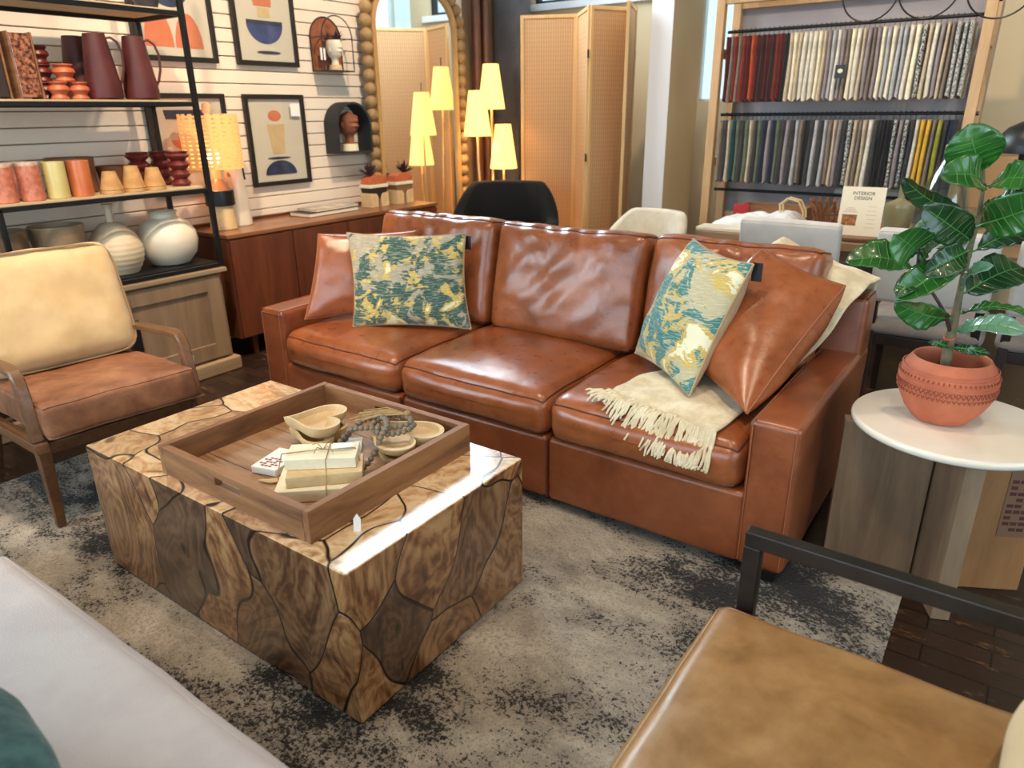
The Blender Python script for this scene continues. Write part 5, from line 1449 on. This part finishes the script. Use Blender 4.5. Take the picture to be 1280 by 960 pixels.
def hang(row, seq, zrod, h, where):
    n_ = len(seq); x0, x1 = -1.815, -.43
    tot = sum(w_ for _, w_ in seq); x = x0
    cnts = {}
    for c_, _ in seq: cnts[c_] = cnts.get(c_, 0) + 1
    for i, (c_, w_) in enumerate(seq):
        ww = (x1 - x0) * w_ / tot; key = (c_, round(w_, 1), row)
        if key not in protos:
            a = cnts[c_] == 1
            pr = thing('fabric_sample', 'x', 'fabric sample', (0, 0, 0))
            part('cloth', swatch(ww * .76, i + row * 50, h), FM[c_], pr, smooth=60)
            hk = tube(B(), [(0, 0, -.0345), (0, 0, -.018)] + [(0, math.sin(q * .52) * .0145, -math.cos(q * .52) * .0145) for q in range(0, 10)], .0018, 5)
            part('hook', hk, BLK, pr); protos[key] = pr; o = pr
        else: o = dup(protos[key])
        o.location = (x + ww / 2, 5.06, zrod); o.rotation_euler = (0, 0, -.04 + rnd.uniform(-.012, .012))
        o['label'] = ('%s fabric sample, the only one of its colour on the %s rod' if cnts[c_] == 1 else '%s fabric sample hanging on the %s rod of the rack') % (c_, where)
        if cnts[c_] > 1: o['group'] = '%s samples on the %s rod' % (c_, where)
        x += ww
seqA = [('burgundy', 1.2), ('taupe', .9), ('rust red', 1), ('taupe', .9), ('rust red', 1.2), ('burgundy', 1.2), ('orange', 1), ('burgundy', 1.2), ('dark brown', 1.2), ('burgundy', 1.2), ('dark brown', 1.2), ('rust red', 1), ('burgundy', 1.2), ('black', .9),
        ('beige', 1), ('cream', 1.1), ('beige', .9), ('ivory', 1.2), ('ivory', 1.1), ('ivory', 1.2), ('cream', 1.1), ('beige', 1), ('mauve grey', 1), ('silver grey', 1), ('ivory', 1.1), ('mauve grey', 1), ('taupe', .9), ('cream', 1.1), ('ivory', 1.2), ('beige', 1), ('mauve grey', 1.1),
        ('taupe', .9), ('mauve grey', 1), ('cream', 1.1), ('silver grey', 1), ('cream', 1.1), ('silver grey', 1.1), ('silver grey', 1), ('ivory', 1.1), ('cream', 1.4), ('black and white speckled', 1.2), ('beige', 1), ('ivory', 1.2), ('mauve grey', 1.1), ('beige', .9), ('taupe', .9), ('grey flecked', 1.2), ('grey flecked', 1.1), ('grey flecked', 1.2)]
seqB = [('taupe', 1.1), ('charcoal', 1), ('beige', .9), ('teal', 1.1), ('sage green', 1), ('charcoal', 1), ('sage green', 1.1), ('beige', .9), ('charcoal', 1), ('sage green', 1), ('navy', 1.1), ('mauve grey', 1), ('navy', 1), ('sage green', 1), ('charcoal', 1), ('mauve grey', 1.1), ('charcoal', 1), ('silver grey', 1), ('taupe', 1), ('black', 1),
        ('charcoal', 1), ('silver grey', 1.1), ('charcoal', .9), ('silver grey', 1), ('taupe', 1), ('beige', .9), ('mauve grey', 1), ('charcoal', 1), ('black and white speckled', 1.1), ('beige', 1), ('taupe', .9), ('beige', .9), ('ivory', 1.3), ('charcoal', 1), ('black', 1.2), ('black', 1.4), ('black and white speckled', 1), ('mauve grey', 1), ('black and white speckled', 1.1), ('charcoal', .9), ('ivory', .9),
        ('yellow', 1), ('yellow', 1.1), ('taupe', .9), ('olive green', 1.2), ('charcoal', .9), ('navy', 1.3)]
hang(0, seqA, ROD[0], .385, 'upper'); hang(1, seqB, ROD[1], .39, 'lower')
o = thing('hanging_price_card', 'small black square card hanging among the cream samples', 'card', (-1.082, 4.912, 1.60))
part('card', bx((0, 0, 0), (.058, .002, .075)), BLK, o); part('printed_mark', prism(B(), ell(0, .004, .015, .012, 16), .0006, (0, -.0017, 0), (1, 0, 0), (0, 0, 1)), PAPERC, o)

# ------------------------------------------------------------------ dining table, chairs and things on it
dt = thing('dining_table', 'long brown wooden dining table behind the leather sofa', 'table', (-.35, 4.35, 0))
part('tabletop', bx((0, 0, .735), (2.34, .84, .045), .006), DINW, dt)
for x in (-1.0, 1.0):
    for y in (-.33, .33): part('leg', taper(B(), (x, y, .712), (x, y, 0), .07, .055), DINW, dt)
part('apron', bx((0, -.33, .68), (1.93, .025, .06)), DINW, dt); part('apron', bx((0, .33, .68), (1.93, .025, .06)), DINW, dt)
def dining(x, y, rz, lab):
    o = thing('dining_chair', lab, 'chair', (x, y, 0), rz)
    for sx in (-.205, .205):
        part('back_post', taper(B(), (sx * 1.0, -.22, 0), (sx, -.205, .44), .034, .038), DARKW, o)
        part('back_post', taper(B(), (sx, -.205, .44), (sx, -.25, .84), .036, .028), DARKW, o)
        part('leg', taper(B(), (sx, .22, .42), (sx, .23, 0), .038, .028), DARKW, o)
    c, se = cushion((.46, .025 + .045, .325), .022, (.0, .006, .004), (16, 3, 12), .0015, 1, sr=.0025)
    Mx = Matrix.Translation((0, -.245, .745)) @ Matrix.Rotation(math.radians(6), 4, 'X'); c.transform(Mx); se.transform(Mx)
    cu = part('backrest', c, GREYF, o, 'light grey upholstered backrest'); parts('piping', se, GREYF, cu)
    c, se = cushion((.48, .47, .07), .03, (.0, .004, .012), (14, 14, 3), .0015, 2, seams=False); c.transform(Matrix.Translation((0, .01, .455)))
    part('seat', c, TAUPE, o, 'taupe upholstered seat')
    bm = B(); box(bm, (0, .0, .395), (.42, .43, .05), .004); part('seat_frame', bm, DARKW, o)
    return o
d0 = dining(-.90, 3.78, 0, 'grey upholstered dining chair seen from behind, nearest the sofa pillow with the throw')
d1 = dup(d0, (-.285, 3.76, 0), 0, 'grey upholstered dining chair seen from behind the fig plant leaves')
d2 = dup(d0, (.235, 3.77, 0), 0, 'grey upholstered dining chair cut off by the right picture edge')
d3 = dup(d0, (-.845, 4.95, 0), PI, 'white upholstered dining chair on the far side of the table behind the sign card')
TT = .7585
# tote bag / bundle of cloth
o = thing('canvas_bag', 'crumpled white canvas bag with loop handles lying on the dining table', 'bag', (-1.25, 4.28, TT))
bm = B()
def bagf(u, v):
    x, y = -.27 + .50 * u, -.15 + .30 * v
    e = min(1, 6 * min(u, 1 - u)) * min(1, 6 * min(v, 1 - v))
    return Vector((x, y, .004 + e ** .5 * (.03 + .06 * u + .02 * nz((x * 1.5, y * 2, 0), 8, 3) + .012 * nz((x, y, 0), 22, 1))))
grid(bm, bagf, 36, 28); part('cloth', bm, plain('white_canvas', (226, 222, 218), .85, 0, (204, 200, 200), 12), o, smooth=70)
for dy in (-.02, .04): part('handle', tube(B(), [(.10, dy, .07), (.09, dy, .13), (.13, dy, .165), (.19, dy, .15), (.22, dy, .10), (.225, dy, .06)], .006, 8), CREAM, o)
o = single('document_folder', bx((0, 0, .009), (.34, .15, .018), .003), PALEC, 'pale flat folder on the dining table under the left end of the canvas bag', 'folder', None, (-1.36, 4.03, TT), (0, 0, .06))
o = single('wooden_crate', box(box(box(box(box(B(), (0, 0, .006), (.40, .2, .012)), (0, -.095, .04), (.40, .012, .08)), (0, .095, .04), (.40, .012, .08)), (-.195, 0, .04), (.012, .18, .08)), (.195, 0, .04), (.012, .18, .08)), TRAYW, 'low brown wooden crate at the back of the dining table', 'crate', None, (-1.28, 4.63, TT))
o = single('red_card', bx((0, 0, .045), (.09, .02, .09), .002), REDM, 'small bright red box at the left end of the dining table', 'box', None, (-1.455, 4.34 + .16, TT), (0, 0, .3))
# lattice bowl
o = thing('lattice_bowl', 'brown bent-wood lattice bowl beside the sign card', 'bowl', (-.925, 4.42, TT))
bm = B()
for k in range(16):
    for sg in (1, -1):
        a = 2 * PI * k / 16; tube(bm, [(math.cos(a + sg * q * .45) * (.05 + .06 * q ** .7), math.sin(a + sg * q * .45) * (.05 + .06 * q ** .7), .006 + .15 * q) for q in (0, .2, .4, .6, .8, 1)], .006, 6)
part('lattice', bm, RATT, o)
bm = B(); tube(bm, [(math.cos(2 * PI * k / 32) * .052, math.sin(2 * PI * k / 32) * .052, .006) for k in range(32)], .006, 8, True); tube(bm, [(math.cos(2 * PI * k / 32) * .085, math.sin(2 * PI * k / 32) * .085, .08) for k in range(32)], .004, 8, True)
part('hoop', bm, RATT, o)
# sign card on a wooden stand
o = thing('sign_card', 'cream printed design sign card standing in a wooden holder on the dining table', 'sign', (-.70, 4.08, TT))
part('holder', lathe(B(), [(0, 0), (.115, 0), (.12, .004), (.12, .016), (.115, .02), (0, .02)], seg=40, f=None), CHAIRW, o)
bpy.data.objects[o.name].scale = (1, 1, 1)
cardR = (math.radians(80), 0, math.radians(4))
ca = mkobj('card', bx((0, .125, 0), (.205, .255, .003), .001), PAPERC, o, 40, (0, -.02, .012), cardR)
text('lettering', 'INTERIOR\nDESIGN', .024, INK, ca, (0, .212, .002), (0, 0, 0))
bm = B(); box(bm, (-.05, .085, .0018), (.07, .055, .0006)); part('photo', bm, plain('card_photo', (190, 120, 60), .7, 0, (96, 54, 34), 60), ca, 'small brown picture on the card')
bm = B()
for j in range(4): box(bm, (-.05, .125 + j * .007, .0018), (.07 - .012 * j, .0022, .0005))
for j in range(6): box(bm, (.05, .05 + j * .021, .0018), (.05 - .006 * (j % 3), .0018, .0005))
part('printed_lines', bm, plain('tan_ink', (196, 160, 124), .8), ca)
single('bottle_vase', lathe(B(), [(0, 0), (.048, 0), (.052, .004), (.066, .09), (.073, .15), (.068, .172), (.03, .19), (.016, .20), (.014, .25), (.017, .265), (.012, .265), (.010, .21)], seg=36), OLIVE, 'olive ceramic vase with a thin neck next to the sign card', 'vase', None, (-.548, 4.24, TT))
o = thing('glass_demijohn', 'large clear glass demijohn with a cork stopper on the dining table', 'bottle', (-.375, 4.41, TT))
part('glass_body', lathe(B(), [(0, .004), (.10, .004), (.118, .02), (.13, .08), (.128, .15), (.105, .24), (.06, .34), (.034, .39), (.032, .42), (.028, .42), (.03, .385), (.055, .335), (.10, .24), (.123, .15), (.125, .08), (.112, .022), (0, .010)], seg=48), GLASS, o)
part('cork', lathe(B(), [(0, .40), (.027, .40), (.033, .425), (.034, .455), (.030, .458), (0, .458)], seg=24), PALEW, o, 'pale cork stopper')
single('cream_bottle', lathe(B(), [(0, 0), (.05, 0), (.055, .006), (.056, .06), (.045, .10), (.02, .135), (.016, .19), (.02, .2), (.014, .2), (.01, .14)], seg=32), CREAM, 'short cream bottle with a slim neck in front of the glass demijohn', 'bottle', None, (-.355, 4.10, TT))
# black mushroom lamp
o = thing('mushroom_lamp', 'black dome-shaped table lamp at the right picture edge', 'lamp', (-.05, 4.42, TT))
part('lamp_base', lathe(B(), [(0, 0), (.09, 0), (.095, .01), (.085, .03), (.045, .05), (.042, .42), (0, .42)], seg=36), BLK, o)
part('lamp_shade', lathe(B(), [(.0, .575), (.06, .568), (.11, .54), (.145, .495), (.152, .45), (.15, .425), (.14, .425), (.135, .46), (.10, .52), (0, .555)], seg=48), BLK, o)
# wooden-framed chair beyond, right
o = thing('wood_framed_chair', 'wooden framed chair with peach back beyond the table at the right edge', 'chair', (-.13, 5.62, 0), PI + .1)
for sx in (-.24, .24):
    part('leg', taper(B(), (sx, -.22, 0), (sx, -.25, 1.10), .04, .035), RACKW, o); part('leg', taper(B(), (sx, .22, 0), (sx, .22, .44), .036, .04), RACKW, o)
part('back_panel', bx((0, -.245, .92), (.44, .03, .34), .01), plain('peach_cushion', (220, 172, 120), .8), o); part('seat', bx((0, 0, .45), (.5, .46, .05), .02), plain('peach_seat', (214, 166, 116), .8), o)
part('top_rail', bx((0, -.25, 1.12), (.52, .035, .05), .006), RACKW, o)
# pendant of black wire rings
o = thing('ring_pendant', 'black wire ring pendant lamp hanging over the dining table', 'lamp', (-.60, 4.3, 1.93))
for k, (cx_, r_) in enumerate(((-.255, .128), (.005, .132), (.30, .138))):
    part('ring', tube(B(), [(cx_ + r_ * math.cos(2 * PI * i / 48), 0, (.0, .0, -.015)[k] + r_ * math.sin(2 * PI * i / 48)) for i in range(48)], .004, 8, True), BLK, o)
part('bulb', lathe(B(), [(0, -.03), (.012, -.028), (.022, .0), (.02, .02), (.01, .04), (0, .04)], (-.155, 0, 0), seg=20), BULB, o)
part('bulb', lathe(B(), [(0, -.03), (.012, -.028), (.022, .0), (.02, .02), (.01, .04), (0, .04)], (.145, 0, .03), seg=20), BULB, o)
part('stem', tube(B(), [(-.40, 0, .15), (.45, 0, .15)], .008, 8), BLK, o); part('stem', tube(B(), [(0, 0, .15), (0, 0, 2.37)], .006, 8), BLK, o)
for x_, z_ in ((-.155, .04), (.145, .07)): part('socket', tube(B(), [(x_, 0, z_), (x_, 0, .15)], .012, 10), BLK, o)

# ------------------------------------------------------------------ camera and light
cam = bpy.data.cameras.new('camera'); co = bpy.data.objects.new('camera', cam); COL.objects.link(co)
pi_, ya, ro = .366328, .62155, -.01173
wv = Vector((-math.sin(ya) * math.cos(pi_), math.cos(ya) * math.cos(pi_), -math.sin(pi_)))
r0 = Vector((math.cos(ya), math.sin(ya), 0)); u0 = r0.cross(wv)
rv = r0 * math.cos(ro) + u0 * math.sin(ro); uv = -r0 * math.sin(ro) + u0 * math.cos(ro)
Rm = Matrix((rv, uv, -wv)).transposed().to_4x4()
co.matrix_world = Matrix.Translation((0, 0, 1.4)) @ Rm
cam.sensor_width = 36; cam.lens = 888.57 / 1280 * 36; cam.clip_start = .05
cam.dof.use_dof = True; cam.dof.focus_distance = 2.2; cam.dof.aperture_fstop = 3.2
bpy.context.scene.camera = co

def area(name, loc, rot, sx, sy, power, col):
    l = bpy.data.lights.new(name, 'AREA'); l.shape = 'RECTANGLE'; l.size = sx; l.size_y = sy; l.energy = power; l.color = col
    o = bpy.data.objects.new(name, l); COL.objects.link(o); o.location = loc; o.rotation_euler = rot; return o
DAY = (.82, .91, 1.0); WARM = (1, .79, .56)
area('daylight_front_window', (-.1, YF - .25, 2.0), (PI / 2, 0, 0), 6.8, 2.9, 200, DAY)
area('daylight_corner_window', (XL - .3, -2.25, 2.1), (PI / 2, 0, -PI / 2), 2.6, 2.7, 230, DAY)
area('daylight_right_window', (XR + .3, .1, 2.0), (PI / 2, 0, PI / 2), 5.2, 2.7, 120, DAY)
area('daylight_left_window', (XL - .3, 4.7, 3.3), (PI / 2, 0, -PI / 2), 2.5, 1.35, 240, DAY)
def spot(name, loc, aim, power, col, ang=70, blend=.7, rad=.06):
    l = bpy.data.lights.new(name, 'SPOT'); l.energy = power; l.color = col; l.spot_size = math.radians(ang); l.spot_blend = blend; l.shadow_soft_size = rad
    o = bpy.data.objects.new(name, l); COL.objects.link(o); o.location = loc
    o.rotation_euler = (Vector(aim) - Vector(loc)).to_track_quat('-Z', 'Y').to_euler(); return o
spot('track_spot_shelf', (-2.3, 1.2, 3.6), (-4.0, 1.7, .9), 285, WARM, 75)
spot('track_spot_prints', (-2.4, 3.2, 3.6), (-4.2, 3.4, 1.3), 247, WARM, 75)
spot('track_spot_armchair', (-2.0, .2, 3.7), (-2.9, 1.2, .4), 171, WARM, 60)
spot('track_spot_sofa', (-1.2, 1.2, 3.9), (-1.6, 2.4, .5), 119, WARM, 75)
spot('track_spot_table', (-.9, 3.0, 3.8), (-.7, 4.6, .9), 167, WARM, 80)
spot('track_spot_plant', (.6, 1.6, 3.8), (0, 2.2, .6), 79, WARM, 60)
spot('track_spot_chair', (.2, .0, 3.9), (.0, 1.0, .4), 91, WARM, 60)
spot('track_spot_screen', (-2.6, 4.2, 3.8), (-3.0, 5.3, .9), 114, WARM, 70)
spot('added_spot_right_wall', (.9, 4.3, 3.9), (.0, 6.2, 1.5), 110, WARM, 80)  # extra unseen spot, added to brighten the back wall at right
def pointl(name, loc, power, col, rad=.05):
    l = bpy.data.lights.new(name, 'POINT'); l.energy = power; l.color = col; l.shadow_soft_size = rad
    o = bpy.data.objects.new(name, l); COL.objects.link(o); o.location = loc
for k_, (dx, dy, z0) in enumerate(((-.09, .11, 1.418), (-.062, -.125, 1.214), (.10, .01, .957))): pointl('floor_lamp_bulb_%d' % k_, (-3.74 + dx, 4.99 + dy - .03, z0 + .09), 9, (1, .66, .32), .025)
pointl('table_lamp_glow', (-3.955, 2.50, 1.17), 1.1, (1, .68, .4), .03)

wd = bpy.data.worlds.new('World'); bpy.context.scene.world = wd; wd.use_nodes = True
bg = wd.node_tree.nodes['Background']; bg.inputs[0].default_value = (.74, .90, 1, 1); bg.inputs[1].default_value = 1.2
sc = bpy.context.scene
sc.view_settings.view_transform = 'Standard'; sc.view_settings.look = 'None'; sc.view_settings.gamma = 1
sc.view_settings.use_curve_mapping = False; sc.view_settings.exposure = .3
try:
    sc.cycles.use_denoising = True; sc.cycles.max_bounces = 6; sc.cycles.transparent_max_bounces = 12; sc.cycles.sample_clamp_indirect = 4
except Exception: pass
